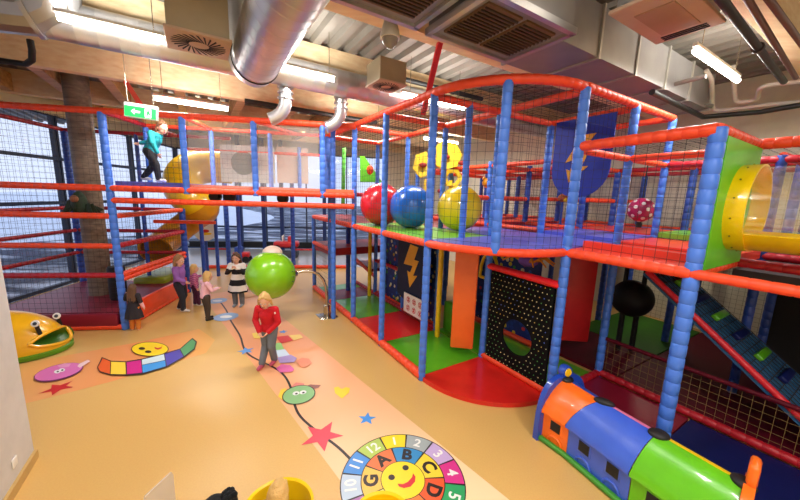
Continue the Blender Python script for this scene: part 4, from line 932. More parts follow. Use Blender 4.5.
obj('base', MB().rbox(c+Z*.15, F*.5, D*.3, Z*.15, .05), M('dark_grey_base', (60, 60, 70), .5), t); obj('body', MB().rbox(c+Z*.62, F*.55, D*.3, Z*.14, .1, 3), M('coin_red', (200, 40, 44), .35), t)
obj('seat', MB().rbox(c+Z*.82+F*.2, F*.12, D*.22, Z*.18, .05), M('coin_red', (200, 40, 44), .35), t); obj('windscreen', MB().rbox(c+Z*.9-F*.15, F*.02, D*.22, Z*.14, .01), WHITE, t)
for a, b_ in ((-.35, 1), (.35, 1), (-.35, -1), (.35, -1)): obj('wheel', MB().lathe(c+F*a+D*.3*b_+Z*.48, [(0, -.03), (.13, -.03), (.13, .03), (0, .03)], 16, D), BLACK, t)
c = atz(242, 262, 0); t = thing('toy_tractor', 'small red and blue ride-on toy behind the girl in stripes', 'toy', c)
obj('body', MB().rbox(c+Z*.32, F*.32, D*.18, Z*.12, .06, 3), M('coin_red', (200, 40, 44), .35), t); obj('cab', MB().rbox(c+Z*.52-F*.1, F*.14, D*.16, Z*.14, .04), BLUED, t)
for a, b_ in ((-.22, 1), (.22, 1), (-.22, -1), (.22, -1)): obj('wheel', MB().lathe(c+F*a+D*.2*b_+Z*.14, [(0, -.04), (.14, -.04), (.14, .04), (0, .04)], 14, D), BLACK, t)
fe = thing('low_fence', 'low red padded fence with blue posts along the far edge of the play floor', 'fence', K(1, 5.9))
for t0, t1 in ((-.8, .02), (.02, 2.45), (2.45, 4.6)): obj('rail', MB().foam([K(t0, 5.85, .07), K(t1, 5.85, .07)], .07, 10), RED, fe); obj('top_rail', MB().foam([K(t0, 5.95, .75), K(t1, 5.95, .75)], .035, 8), REDD, fe) if t0 != .02 else None
for t_ in (-.8, 4.6): obj('post', MB().foam([K(t_, 5.9), K(t_, 5.9, .9)], .06, 10), BLUED, fe)
# ---- leafy bundle on the column, black roll
c = K(CT+.06, CD-.4, 2.58); t = thing('leafy_bundle', 'dark green leafy bundle tied to the round column inside the net room', 'decoration', c); random.seed(3)
for k in range(16):
    a = 2*PI*k/16; d = F*math.cos(a)+D*math.sin(a)*.4; L_ = .4+random.random()*.14; lf = MB()
    lf.prism([c+d*.03+F*.03-Z*.02, c+d*L_*.6+Z*(.12-random.random()*.25)+F*.05, c+d*L_-Z*(.1+.25*random.random()), c+d*L_*.55-Z*.18-F*.04], D*.012)
    obj('leaf', lf, M('dark_leaf', (38, 58, 34), .7), t, False)
obj('core', MB().ball(c, (.16, .14, .3), 14), M('dark_leaf', (38, 58, 34), .7), t); obj('knot', MB().ball(c+Z*.13-D*.13, (.09, .06, .08), 12), M('brown_knot', (150, 96, 62), .7), t)
c = K(-.72, 1.0, .36); o = obj('foam_roll', MB().lathe(c, [(0, 0), (.15, 0), (.17, .05), (.17, .75), (.15, .8), (0, .8)], 20), BLACK, None); tag(o, 'black foam roll standing inside the net room beside the column', 'foam roll')
# red strut from the roof to the tower
o = obj('roof_strut', MB().box((atz(440, 43, 5.2)+atz(423, 115, 4.48))/2, (atz(440, 43, 5.2)-atz(423, 115, 4.48))/2, B*.045, A*.02), M('signal_red', (226, 40, 34), .5), None, False); tag(o, 'flat red steel strut from the roof beam down to the tower', 'strut')
o = obj('roof_strut', MB().box((atz(126, 82, 5.2)+atz(140, 104, 4.6))/2, (atz(126, 82, 5.2)-atz(140, 104, 4.6))/2, B*.05, A*.02), M('signal_red', (226, 40, 34), .5), None, False); tag(o, 'short flat red strut just above the exit sign', 'strut')
# wall socket and door edge on the near wall
q = None
for s_ in [x*.01 for x in range(-300, 80)]: pass
sc_ = G(.38, -4.69, .28); t = obj('wall_socket', MB().rbox(sc_, A*.045, B*.006, Z*.045, .004), WHITE, None); tag(t, 'white wall socket low on the near wall at left', 'socket')
d1 = MB().box(G(-.62, -4.69, 1.05), A*.5, B*.012, Z*1.05); dd = struct('door_1', d1, M('dark_brown_door', (70, 50, 30), .5)); obj('door_handle', MB().tube([G(-.22, -4.66, 1.05), G(-.22, -4.62, 1.05), G(-.34, -4.62, 1.05)], .012, 8), CHROME, dd)
# ================================================================== FLOOR PRINTS
def pm(name, rgb): return M('print_'+name, rgb, .35, var=.05)
ZL = [.0012]
def layer(): ZL[0] += .0005; return ZL[0]
def dpoly(name, pts, mat, parent, z=None):
    z = z or layer(); n = len(pts); pts = [V((p.x, p.y, z)) for p in pts]
    a = sum(pts[i].x*pts[(i+1) % n].y-pts[(i+1) % n].x*pts[i].y for i in range(n))
    if a < 0: pts = pts[::-1]
    return obj(name, MB().add(pts, [tuple(range(n))]), mat, parent, False)
def px(*uv): return [atz(u, v) for u, v in uv]
def circ(c, r, n=36, a0=0, sx=1.0, ang=0.0):
    out = []
    for k in range(n):
        a = 2*PI*k/n; x, y = r*sx*math.cos(a), r*math.sin(a); out.append(V((c.x+x*math.cos(ang)-y*math.sin(ang), c.y+x*math.sin(ang)+y*math.cos(ang), 0)))
    return out
def star(c, r, rot=0.3, k=.42): return [V((c.x+math.cos(rot+PI*i/5)*(r if i % 2 == 0 else r*k), c.y+math.sin(rot+PI*i/5)*(r if i % 2 == 0 else r*k), 0)) for i in range(10)]
def ribbon(pts, w):
    l = []; r = []
    for i, p in enumerate(pts):
        t = (pts[min(i+1, len(pts)-1)]-pts[max(i-1, 0)]).normalized(); n = V((-t.y, t.x, 0))*w/2; l.append(p+n); r.append(p-n)
    return l, r
def dribbon(name, pts, w, mat, parent, closed=False):
    z = layer(); l, r = ribbon(pts, w); n = len(pts); vs = [V((p.x, p.y, z)) for p in l+r]
    return obj(name, MB().add(vs, [(n+i, n+i+1, i+1, i) for i in range(n-1)]), mat, parent, False)
def ringline(name, c, r, w, mat, parent, n=48):
    z = layer(); vs = []; 
    for rr in (r-w/2, r+w/2): vs += [V((p.x, p.y, z)) for p in circ(c, rr, n)]
    return obj(name, MB().add(vs, [(k, n+k, n+(k+1) % n, (k+1) % n) for k in range(n)]), mat, parent, False)
INK = pm('ink', (44, 34, 32))
def grad(name, stops, vec, o, L):
    m = bpy.data.materials.new(name); m.use_nodes = True; nt = m.node_tree; n = nt.nodes; l = nt.links; p = n['Principled BSDF']
    tc = n.new('ShaderNodeTexCoord'); dt = n.new('ShaderNodeVectorMath'); dt.operation = 'DOT_PRODUCT'; dt.inputs[1].default_value = tuple(V(vec)/L)
    sb = n.new('ShaderNodeVectorMath'); sb.operation = 'SUBTRACT'; sb.inputs[1].default_value = tuple(o)
    l.new(tc.outputs['Object'], sb.inputs[0]); l.new(sb.outputs[0], dt.inputs[0]); cr = n.new('ShaderNodeValToRGB'); l.new(dt.outputs['Value'], cr.inputs[0])
    e = cr.color_ramp.elements; e[0].position = stops[0][0]; e[0].color = srgb(*stops[0][1]); e[1].position = stops[-1][0]; e[1].color = srgb(*stops[-1][1])
    for ps, c in stops[1:-1]: q = e.new(ps); q.color = srgb(*c)
    l.new(cr.outputs[0], p.inputs['Base Color']); p.inputs['Roughness'].default_value = .33; return m
# the long pale strip
Sd = V((.65, -.76, 0)).normalized(); Sn = V((.76, .65, 0)).normalized(); so = Sn*1.51+Sd*-10.0
def SP(l, n): return V((Sn.x*n+Sd.x*l, Sn.y*n+Sd.y*l, 0))
o = dpoly('floor_strip', [SP(-10.5, 1.52), SP(-10.5, 2.74), SP(.6, 2.74), SP(.6, 1.52)], grad('strip_print', ((0, (236, 176, 120)), (.4, (238, 158, 110)), (.62, (242, 186, 138)), (.8, (246, 214, 168)), (1, (244, 200, 166))), Sd, SP(-10.5, 0), 11.1), None); tag(o, 'long pale peach strip printed on the floor from the windows to the number wheel', 'floor print')
o = dpoly('floor_patch', px((20, 364), (80, 353), (140, 342), (199, 329), (215, 340), (206, 353), (150, 370), (110, 382), (64, 394), (24, 404)), grad('patch_print', ((0, (226, 176, 96)), (.3, (232, 160, 98)), (.62, (234, 146, 84)), (1, (232, 180, 96))), V((.81, .585, 0)), V((-6.4, 4.4, 0)), 3.4), None); tag(o, 'orange printed floor patch under the rainbow ladder', 'floor print')
# number wheel
wc = V((.11, 3.03, 0)); R3 = .655; wt = thing('number_wheel', 'round floor print wheel with numbers, letters and a smiling yellow face', 'floor print', wc)
dpoly('rim', circ(wc, R3+.012, 64), INK, wt)
a1 = math.atan2(atz(394, 440).y-wc.y, atz(394, 440).x-wc.x); zs = layer(); zt_ = layer()
ncol = {1: (250, 214, 40), 2: (164, 172, 172), 3: (196, 170, 214), 4: (212, 56, 136), 5: (50, 160, 96), 6: (90, 160, 220), 7: (240, 150, 60), 8: (220, 70, 60), 9: (178, 120, 180), 10: (186, 202, 220), 11: (70, 140, 214), 12: (178, 200, 92)}
def wedge(r0, r1, aa, half, n=8): return [V((wc.x+math.cos(aa-half+2*half*k/n)*r1, wc.y+math.sin(aa-half+2*half*k/n)*r1, 0)) for k in range(n+1)]+[V((wc.x+math.cos(aa+half-2*half*k/n)*r0, wc.y+math.sin(aa+half-2*half*k/n)*r0, 0)) for k in range(n+1)]
for k in range(1, 13):
    aa = a1-(k-1)*PI/6; s_ = dpoly('number_field', wedge(.452, R3, aa, PI/12-.016), pm(f'n{k}', ncol[k]), wt, zs)
    rd = V((math.cos(aa), math.sin(aa), 0)); obj('number', text_mb(str(k), .17, wc+rd*.55+Z*zt_, V((rd.y, -rd.x, 0)), rd, bold=.004), WHITE, s_, False)
aB = math.atan2(atz(407, 454).y-wc.y, atz(407, 454).x-wc.x); lcol = {'A': (238, 120, 70), 'B': (58, 140, 196), 'C': (246, 208, 60), 'D': (232, 92, 50), 'E': (240, 130, 60), 'F': (226, 214, 110), 'G': (244, 190, 84)}
for i, ch in enumerate('ABCDEFG'):
    aa = aB-(i-1)*2*PI/7; s_ = dpoly('letter_field', wedge(.24, .442, aa, PI/7-.022), pm('l'+ch, lcol[ch]), wt, zs)
    rd = V((math.cos(aa), math.sin(aa), 0)); obj('letter', text_mb(ch, .21, wc+rd*.335+Z*zt_, V((rd.y, -rd.x, 0)), rd, bold=.009), INK, s_, False)
fc_ = dpoly('face', circ(wc, .232, 48), pm('face_yellow', (250, 214, 36)), wt, zt_)
zq = layer()
for u, v in ((391.6, 477.6), (405.6, 468)): dpoly('eye', circ(atz(u, v), .036, 20), INK, fc_, zq)
dpoly('mouth', px((397.5, 484), (403, 484.5), (408, 482), (412, 477.5), (413, 473.5), (415.5, 477), (415, 482), (410.5, 487), (404, 488.5), (399, 487)), pm('mouth_red', (214, 40, 50)), fc_, zq)
# winding black path
pth = [(221, 303), (227, 311), (229, 318), (234, 326), (241, 337), (243, 347), (248, 355), (262, 362), (275, 368), (283, 374), (288, 381), (292, 391), (294, 404), (299, 416), (311, 427), (324, 437), (338, 447), (350, 459)]
pth3 = smooth_path([atz(*q) for q in pth], 2)
o = dribbon('floor_path', pth3, .035, INK, None); tag(o, 'winding black line printed along the peach strip', 'floor print')
def sticker(name, label, loc): return thing(name, label, 'floor print', loc)
for (u, v), r, rgb, lb in (((322, 436), .27, (226, 66, 84), 'big red floor star on the peach strip'), ((367, 419), .13, (66, 146, 226), 'blue floor star between the red star and the number wheel'), ((246, 351), .16, (96, 150, 214), 'blue floor star left of the boy-sized child in red'), ((283, 332), .10, (76, 140, 220), 'small blue floor star behind the child in red'), ((58, 388.5), .2, (200, 34, 40), 'small red floor star under the pink floor creature')):
    if 'boy' in lb: lb = 'blue floor star on the black line left of the child in the red jacket'
    o = dpoly('floor_star', star(atz(u, v), r, {322: 2.55, 367: .3, 246: .9, 283: .5, 58: .2}[u], .42), pm('star%d' % u, rgb), None); tag(o, lb, 'floor print')
o = dpoly('floor_heart', px((334, 388), (338, 387), (342, 389.5), (346, 387.5), (350, 388.5), (349, 393), (342, 399), (335, 393.5)), pm('heart', (248, 214, 60)), None); tag(o, 'yellow floor heart above the blue star on the strip', 'floor print')
for (u, v), r, lb in (((226, 317), .27, 'nearer pale blue floor disc on the black line'), ((217.5, 301), .24, 'farther pale blue floor disc beside the child in the pink top')):
    t = sticker('floor_disc', lb, atz(u, v)); q = dpoly('disc', circ(atz(u, v), r, 30), pm('disc_blue', (146, 176, 214)), t); dpoly('white_mark', circ(atz(u, v), r*.35, 16, 0, 1.5), pm('white', (236, 236, 232)), q)
# green face creature
g0 = atz(299, 395); t = sticker('floor_creature', 'green round floor creature with coloured ears where the black line bends', g0)
dpoly('wing', px((303, 388), (310, 385), (321, 385.5), (318, 388.5), (309, 391)), pm('brown', (150, 92, 80)), t); dpoly('hat', px((291, 387), (296, 383), (304, 384), (305, 388), (298, 390)), pm('pinkhat', (226, 130, 120)), t)
dpoly('ear', px((278, 397), (281, 390), (286, 388.5), (287, 395), (283, 401)), pm('yellowear', (246, 206, 70)), t)
dpoly('outline', circ(g0, .24, 36, 0, 1.0), INK, t); b_ = dpoly('body', circ(g0, .225, 36), pm('mint', (140, 190, 128)), t); zq = layer(); zr = layer()
for u, v in ((296, 394), (303, 393)): e = dpoly('eye', circ(atz(u, v), .05, 18), pm('white', (236, 236, 232)), b_, zq); dpoly('pupil', circ(atz(u+.4, v+.4), .02, 10), INK, e, zr)
# hopscotch behind the child in red
t = sticker('hopscotch', 'coloured hopscotch squares behind the child in the red jacket', atz(284, 350))
for nm, pts, rgb in (('square', ((268, 331), (276, 328), (280, 336), (270, 338)), (236, 150, 110)), ('square', ((276, 337.5), (288, 336), (293, 341), (281, 344)), (214, 60, 60)), ('square', ((289, 336), (300, 335), (303, 338), (294, 341)), (244, 206, 110)), ('square', ((252, 334), (262, 332), (262, 339), (254, 339)), (248, 210, 90)),
        ('square', ((274, 344), (281, 343.5), (284, 350), (276, 351)), (150, 200, 120)), ('square', ((276, 351), (285, 350), (290, 356), (278, 358)), (200, 214, 230)), ('half_disc', ((277, 358.5), (291, 355.5), (297, 359), (294, 363), (280, 364)), (176, 150, 206)), ('half_disc', ((276, 369), (282, 365), (290, 366), (294.5, 370), (292, 372.5), (280, 373.5)), (216, 96, 160)), ('half_disc', ((296, 362), (302, 358.5), (309, 359.5), (312, 364), (305, 368), (300, 367)), (234, 136, 96))):
    dpoly(nm, px(*pts), pm('hop%d%d' % (rgb[0], rgb[1]), rgb), t)
for i, (pts, rgb, lb) in enumerate((([(228, 296), (252, 292), (258, 296), (232, 300)], (240, 180, 100), 'orange floor tile print beyond the girl in stripes'), ([(236, 287), (258, 284), (262, 288), (240, 291)], (226, 130, 120), 'pinkish floor tile print left of the lime green ball'))):
    o = dpoly('floor_tile_print', px(*pts), pm('tile%d' % i, rgb), None); tag(o, lb, 'floor print')
# rainbow ladder with a face
def q4(*p): return [atz(20+x/4, 330+y/4) for x, y in p]
t = sticker('rainbow_ladder', 'curved ladder of coloured squares with a smiling yellow face on the orange patch', atz(150, 355))
dpoly('outline', q4((309, 152), (328, 112), (365, 127), (425, 129), (485, 119), (577, 97), (640, 78), (690, 35), (708, 50), (700, 80), (657, 113), (587, 153), (492, 181), (430, 186), (363, 185), (318, 172)), INK, t); zq = layer()
for nm, pts, rgb in (('square', ((313, 153), (331, 117), (362, 130), (360, 180), (320, 169)), (226, 96, 40)), ('square', ((365, 131), (422, 133), (424, 181), (363, 181)), (246, 206, 60)), ('square', ((427, 133), (484, 124), (489, 175), (429, 181)), (204, 36, 130)), ('square', ((488, 123), (576, 101), (580, 124), (489, 143)), (206, 224, 226)), ('square', ((489, 145), (581, 126), (584, 149), (492, 176)), (60, 150, 220)), ('square', ((580, 100), (638, 82), (654, 109), (588, 148)), (76, 70, 170)), ('square', ((642, 80), (689, 40), (703, 52), (696, 78), (657, 108)), (84, 160, 100))):
    dpoly(nm, q4(*pts), pm('lad%d%d' % (rgb[0], rgb[2]), rgb), t, zq)
fcx = [(520+75*math.cos(2*PI*k/28), 80+29*math.sin(2*PI*k/28)) for k in range(28)]; dpoly('face_outline', q4(*fcx), INK, t)
fcx = [(520+72*math.cos(2*PI*k/28), 80+27*math.sin(2*PI*k/28)) for k in range(28)]; ff = dpoly('face', q4(*fcx), pm('face_yellow', (250, 214, 36)), t); zq = layer()
for x, y in ((488, 78), (513, 91)): dpoly('eye', q4(*[(x+13*math.cos(2*PI*k/14), y+5.5*math.sin(2*PI*k/14)) for k in range(14)]), INK, ff, zq)
dpoly('mouth', q4((538, 72), (552, 76), (566, 72), (572, 62), (566, 78), (552, 83), (540, 79)), pm('mouth_red', (214, 40, 50)), ff, zq)
# pink creature
t = sticker('floor_creature', 'pink oval floor creature with white eyes at far left', atz(60, 373))
el = lambda cx, cy, rx, ry, ang=-.13, n=28: [(cx+rx*math.cos(a)*math.cos(ang)-ry*math.sin(a)*math.sin(ang), cy+rx*math.cos(a)*math.sin(ang)+ry*math.sin(a)*math.cos(ang)) for a in [2*PI*k/n for k in range(n)]]
dpoly('outline', q4(*el(155, 174, 102, 31, -.24)), pm('plum', (110, 40, 90)), t); b_ = dpoly('body', q4(*el(155, 172, 98, 28, -.24)), pm('pink', (214, 110, 176)), t)
dpoly('horn', q4((230, 150), (238, 140), (272, 124), (282, 130), (262, 142), (240, 156)), pm('palepink', (240, 206, 206)), t); zq = layer(); dpoly('ear', q4((150, 148), (180, 138), (205, 140), (196, 152), (160, 156)), pm('palerpink', (224, 150, 190)), t)
for x, y in ((150, 172), (168, 166)): e = dpoly('eye', q4(*el(x, y, 13, 7)), pm('white', (236, 236, 232)), b_, layer()); dpoly('pupil', q4(*el(x+2, y, 5, 3)), INK, e, layer())
# ================================================================== PEOPLE
def capsules(caps, balls, voxel, smooth=4):
    """union of tapered limbs and ellipsoids melted into one skin"""
    mb = MB()
    for p, q, r0, r1 in caps:
        p, q = V(p), V(q); d = q-p; L_ = max(d.length, 1e-4); ax = d.normalized(); prof = []
        for j in range(5): a = PI/2*j/4; prof.append((max(r0*math.sin(a), 0 if j == 0 else 1e-4), -r0*math.cos(a)))
        for j in range(5): a = PI/2*j/4; prof.append((max(r1*math.cos(a), 1e-4) if j < 4 else 0, L_+r1*math.sin(a)))
        mb.lathe(p, prof, 12, ax)
    for c, r, e in balls: mb.ball(c, r, 16, e)
    me = bpy.data.meshes.new('tmp'); me.from_pydata([tuple(v) for v in mb.v], [], mb.f); o = bpy.data.objects.new('tmp', me); C.objects.link(o)
    m = o.modifiers.new('r', 'REMESH'); m.mode = 'VOXEL'; m.voxel_size = voxel; m.use_smooth_shade = True
    if smooth: s = o.modifiers.new('s', 'SMOOTH'); s.factor = .5; s.iterations = smooth
    res = bpy.data.meshes.new_from_object(o.evaluated_get(bpy.context.evaluated_depsgraph_get())); bpy.data.objects.remove(o); bpy.data.meshes.remove(me)
    return res
def put(name, me, mat, parent, slots=None):
    me.materials.clear(); me.materials.append(mat); o = bpy.data.objects.new(name, me); C.objects.link(o)
    me.polygons.foreach_set('use_smooth', [True]*len(me.polygons)); adopt(o, parent); return o
def cloth(name, rgb, kind=None):
    if kind is None: return M('cloth_'+name, rgb, .85, bump=.2, bscale=60)
    m = bpy.data.materials.new('cloth_'+name); m.use_nodes = True; nt = m.node_tree; n = nt.nodes; l = nt.links; p = n['Principled BSDF']; p.inputs['Roughness'].default_value = .85
    tc = n.new('ShaderNodeTexCoord'); sp = n.new('ShaderNodeSeparateXYZ'); l.new(tc.outputs['Object'], sp.inputs[0])
    mu = n.new('ShaderNodeMath'); mu.operation = 'MULTIPLY'; mu.inputs[1].default_value = kind[1]; l.new(sp.outputs[2], mu.inputs[0])
    fr = n.new('ShaderNodeMath'); fr.operation = 'FRACT'; l.new(mu.outputs[0], fr.inputs[0]); gt = n.new('ShaderNodeMath'); gt.operation = 'GREATER_THAN'; gt.inputs[1].default_value = .5; l.new(fr.outputs[0], gt.inputs[0])
    mx = n.new('ShaderNodeMix'); mx.data_type = 'RGBA'; mx.inputs[6].default_value = srgb(*rgb); mx.inputs[7].default_value = srgb(*kind[0]); l.new(gt.outputs[0], mx.inputs[0]); l.new(mx.outputs[2], p.inputs['Base Color']); return m
def person(label, base, h, facing, J=None, top=None, bottom=None, shoes=None, hair=None, hair_len=.1, skirt=None, head_turn=0.0, head_down=0.0, sleeves=True, sleeve_mat=None, group=None, bare_feet=False, sole=.0):
    base = V(base); f = V((facing[0], facing[1], 0)).normalized(); r = V((f.y, -f.x, 0))
    W = lambda p: base+r*p[0]*h+f*p[1]*h+Z*(p[2]*h+sole)
    j = dict(pel=(0, 0, .49), wst=(0, .0, .57), chs=(0, .005, .69), nck=(0, .005, .785), hd=(0, .02, .885),
        hL=(-.052, 0, .485), kL=(-.058, .012, .265), aL=(-.06, -.005, .045), hR=(.052, 0, .485), kR=(.058, .012, .265), aR=(.06, -.005, .045),
        sL=(-.108, 0, .762), eL=(-.145, -.015, .60), wL=(-.15, .03, .465), sR=(.108, 0, .762), eR=(.145, -.015, .60), wR=(.15, .03, .465), tL=None, tR=None)
    j.update(J or {})
    P = {k: W(v) for k, v in j.items() if v}
    root = thing('person', label, 'person', base, group)
    s = h
    # head frame
    hf = (f*math.cos(head_turn)+r*math.sin(head_turn)); hf = (hf*math.cos(head_down)-Z*math.sin(head_down)).normalized(); hr = hf.cross(Z).normalized(); hu = hr.cross(hf).normalized()
    hd = P['hd']; HE = lambda a, b, c: hd+hr*a*s+hf*b*s+hu*c*s
    caps = []; balls = []
    caps += [(P['pel'], P['wst'], .082*s, .07*s), (P['wst'], P['chs'], .07*s, .082*s), (P['chs'], P['nck']-Z*.02*s, .082*s, .05*s), (P['nck']-Z*.03*s, hd-hu*.04*s, .036*s, .034*s)]
    for S in 'LR':
        caps += [(P['h'+S], P['k'+S], .060*s, .042*s), (P['k'+S], P['a'+S], .041*s, .026*s), (P['s'+S], P['e'+S], .036*s, .028*s), (P['e'+S], P['w'+S], .028*s, .019*s), (P['nck']-Z*.045*s, P['s'+S], .045*s, .036*s)]
        fd = f if (P['k'+S]-P['a'+S]).dot(f) > -.2*s else f
        caps.append((P['a'+S]-Z*.02*s-fd*.015*s, P['a'+S]-Z*.026*s+fd*.075*s, .022*s, .018*s))
        # hand: palm, four fingers, thumb
        w = P['w'+S]; a = (w-P['e'+S]).normalized(); side = r if S == 'R' else -r; acr = (side-a*side.dot(a)); acr = acr.normalized() if acr.length > .1 else (f-a*f.dot(a)).normalized(); pn = a.cross(acr)
        if pn.dot(f) < 0: pn = -pn
        fwd = (f-a*f.dot(a)); fwd = fwd.normalized() if fwd.length > .2 else pn
        balls.append((w+a*.026*s, (1, 1, 1), (fwd*.021*s, fwd.cross(a)*.011*s, a*.03*s)))
        cr = fwd.cross(a).normalized(); cr = cr if cr.dot(-side) > 0 else -cr
        for q, (o_, L_) in enumerate(((.0165, .030), (.0055, .035), (-.0055, .033), (-.0155, .026))):
            b0 = w+a*.045*s+fwd*o_*s; m1 = b0+a*L_*.55*s+cr*.004*s; m2 = m1+(a*.8+cr*.6).normalized()*L_*.55*s
            caps += [(b0, m1, .0056*s, .0052*s), (m1, m2, .0052*s, .0044*s)]
        b0 = w+a*.016*s+fwd*.016*s; m1 = b0+(a*.6+fwd*.8).normalized()*.024*s; caps += [(b0, m1, .0066*s, .006*s), (m1, m1+(a*.9+fwd*.25).normalized()*.02*s, .006*s, .0048*s)]
    balls += [(hd+hu*.012*s, (1, 1, 1), (hr*.064*s, hf*.074*s, hu*.080*s)), (HE(0, .022, -.042), (1, 1, 1), (hr*.046*s, hf*.048*s, hu*.046*s)), (HE(0, .078, -.016), (1, 1, 1), (hr*.0105*s, hf*.014*s, hu*.016*s))]
    for e in (-1, 1): balls.append((HE(.065*e, -.004, -.008), (1, 1, 1), (hr*.009*s, hf*.016*s, hu*.022*s)))
    body = put('body', capsules(caps, balls, .0048*s+.0004), SKIN, root)
    for e in (-1, 1):
        ey = obj('eye', MB().ball(HE(.026*e, .0705, .006), (1, 1, 1), 10, (hr*.0105*s, hf*.006*s, hu*.0075*s)), WHITE, root); obj('iris', MB().ball(HE(.026*e, .0765, .006), .0048*s, 8), M('iris', (50, 40, 34), .2), ey)
        obj('eyebrow', MB().tube([HE(.015*e, .074, .024), HE(.026*e, .073, .028), HE(.038*e, .066, .024)], .0026*s, 6), hair[1] if hair else BLACK, root)
    obj('mouth', MB().tube([HE(-.018, .068, -.046), HE(-.008, .0735, -.049), HE(.008, .0735, -.049), HE(.018, .068, -.046)], [.002*s, .0045*s, .0045*s, .002*s], 8), M('lips', (196, 96, 92), .5), root)
    if hair:
        nm, hm = hair; hb = [(HE(0, -.016, .024), (1, 1, 1), (hr*.073*s, hf*.076*s, hu*.082*s))]; hc = [(HE(.0, .036, .082), HE(.0, -.03, .09), .022*s, .03*s), (HE(.035, .042, .066), HE(.064, .0, .02), .016*s, .018*s), (HE(-.035, .042, .066), HE(-.064, .0, .02), .016*s, .018*s)]
        for k in range(9):
            a = PI*(.02+.96*k/8); x, y = math.cos(a)*.066, -.012-math.sin(a)*.058; ln = hair_len*(.9+.2*((k*7) % 5)/5)
            st = HE(x, y, .0); en = st+Z*-(ln*s)+hr*x*.25*s-f*(.012*s); 
            if ln > .16: en = en-f*.02*s
            hc.append((st, en, .020*s, .011*s))
        put('hair', capsules(hc, hb, .0065*s, 2), hm, root)
    g = 1.0
    if bottom:
        bc = [(P['pel']-Z*.01*s, P['wst'], .089*s, .078*s)]
        for S in 'LR': bc += [(P['h'+S], P['k'+S], .069*s, .051*s), (P['k'+S], P['a'+S]+Z*.012*s, .05*s, .041*s)]
        put('trousers', capsules(bc, [], .0065*s, 3), bottom, root)
    if top:
        tc = [(P['pel']+(Z*.015*s), P['wst'], .095*s, .084*s), (P['wst'], P['chs'], .084*s, .094*s), (P['chs'], P['nck']-Z*.035*s, .094*s, .058*s)]
        for S in 'LR':
            tc.append((P['nck']-Z*.05*s, P['s'+S], .055*s, .046*s)); tc.append((P['s'+S], P['e'+S], .046*s, .039*s))
            if sleeves: tc.append((P['e'+S], P['e'+S].lerp(P['w'+S], .92), .039*s, .030*s))
        if sleeve_mat:
            for S in 'LR': put('sleeve', capsules([(P['s'+S].lerp(P['e'+S], .15), P['e'+S], .043*s, .038*s), (P['e'+S], P['e'+S].lerp(P['w'+S], .92), .038*s, .029*s)], [], .0065*s, 3), sleeve_mat, root)
        put('top', capsules(tc, [], .0065*s, 3), top, root)
        obj('collar', MB().lathe(P['nck']-Z*.012*s, [(.048*s, -.012*s), (.05*s, .004*s), (.043*s, .01*s), (.040*s, 0)], 16, (P['nck']-P['chs']).normalized()), top, root)
    if skirt:
        sk = MB(); c = P['pel']; pr_ = [(.098*s, .10*s), (.112*s, .02*s), (.145*s, -.10*s), (.165*s, -.215*s), (.155*s, -.215*s), (.135*s, -.10*s)]
        m = MB(); n = 30; vs = []; fs = []
        for rr, zz in pr_:
            for k in range(n): a = 2*PI*k/n; q = rr*(1+.06*math.sin(7*a)*(1 if zz < 0 else .2)); vs.append(c+r*math.cos(a)*q+f*math.sin(a)*q*.82+Z*zz)
        for i in range(len(pr_)-1):
            for k in range(n): fs.append((i*n+k, i*n+(k+1) % n, (i+1)*n+(k+1) % n, (i+1)*n+k))
        obj('skirt', m.add(vs, fs), skirt, root)
    if shoes:
        for S in 'LR':
            a = P['a'+S]; put('shoe', capsules([(a-f*.02*s-Z*.014*s, a+f*.085*s-Z*.022*s, .029*s, .024*s), (a, a-Z*.012*s, .032*s, .03*s)], [], .006*s, 2), shoes, root)
    return root, P
HB = ('blond', M('hair_blond', (214, 172, 104), .6, bump=.4, bscale=90)); HBR = ('brown', M('hair_brown', (96, 64, 40), .6, bump=.4, bscale=90)); HLB = ('light', M('hair_light_brown', (168, 124, 78), .6, bump=.4, bscale=90))
JEAN = cloth('jeans', (110, 118, 128)); DARKT = cloth('dark_trousers', (34, 34, 46)); BLKT = cloth('black_trousers', (20, 20, 24)); BRNT = cloth('brown_trousers', (66, 54, 46)); PLUM = cloth('plum_trousers', (74, 24, 60))
def hgt(u, v, p): return aty(u, v, p.y).z
# child in the red jacket
b = atz(270, 364); h = hgt(264, 289, b)
person('child with blond hair in a red zip jacket and grey jeans walking on the strip', b, h, (-.12, -1), dict(kL=(-.055, .05, .27), aL=(-.045, -.03, .05), kR=(.05, .0, .26), aR=(.055, .09, .045), pel=(0, 0, .49), chs=(0, .03, .68), nck=(0, .045, .775), hd=(0, .075, .872), sL=(-.11, .03, .755), sR=(.11, .03, .755),
    eL=(-.15, .04, .60), wL=(-.06, .13, .49), eR=(.15, .04, .60), wR=(.04, .14, .485)), cloth('red_jacket', (206, 20, 36)), JEAN, M('pink_sock', (206, 90, 120), .7), HB, .07, head_turn=-.25, head_down=.35)
jk = aty(275, 313, b.y-.17); lg = obj('chest_mark', MB().ball(jk, (.016, .004, .02), 8), WHITE, None); 
lg.parent = [o for o in C.objects if o.name.startswith('person')][0]; lg.matrix_parent_inverse = MX.Translation(-lg.parent.location)
# girl in stripes, hands by her mouth
b = atz(239, 306); h = hgt(237, 252, b)
person('girl in a black and white striped jumper standing with both hands at her mouth', b, h, (.1, -1), dict(eL=(-.15, .06, .62), wL=(-.035, .12, .735), eR=(.15, .06, .62), wR=(.035, .12, .735)), cloth('stripes', (24, 24, 30), ((250, 246, 240), 3.4)), JEAN, M('grey_sock', (150, 160, 170), .8), HBR, .17, head_down=.1,
    skirt=cloth('stripes2', (24, 24, 30), ((250, 246, 240), 3.4)))
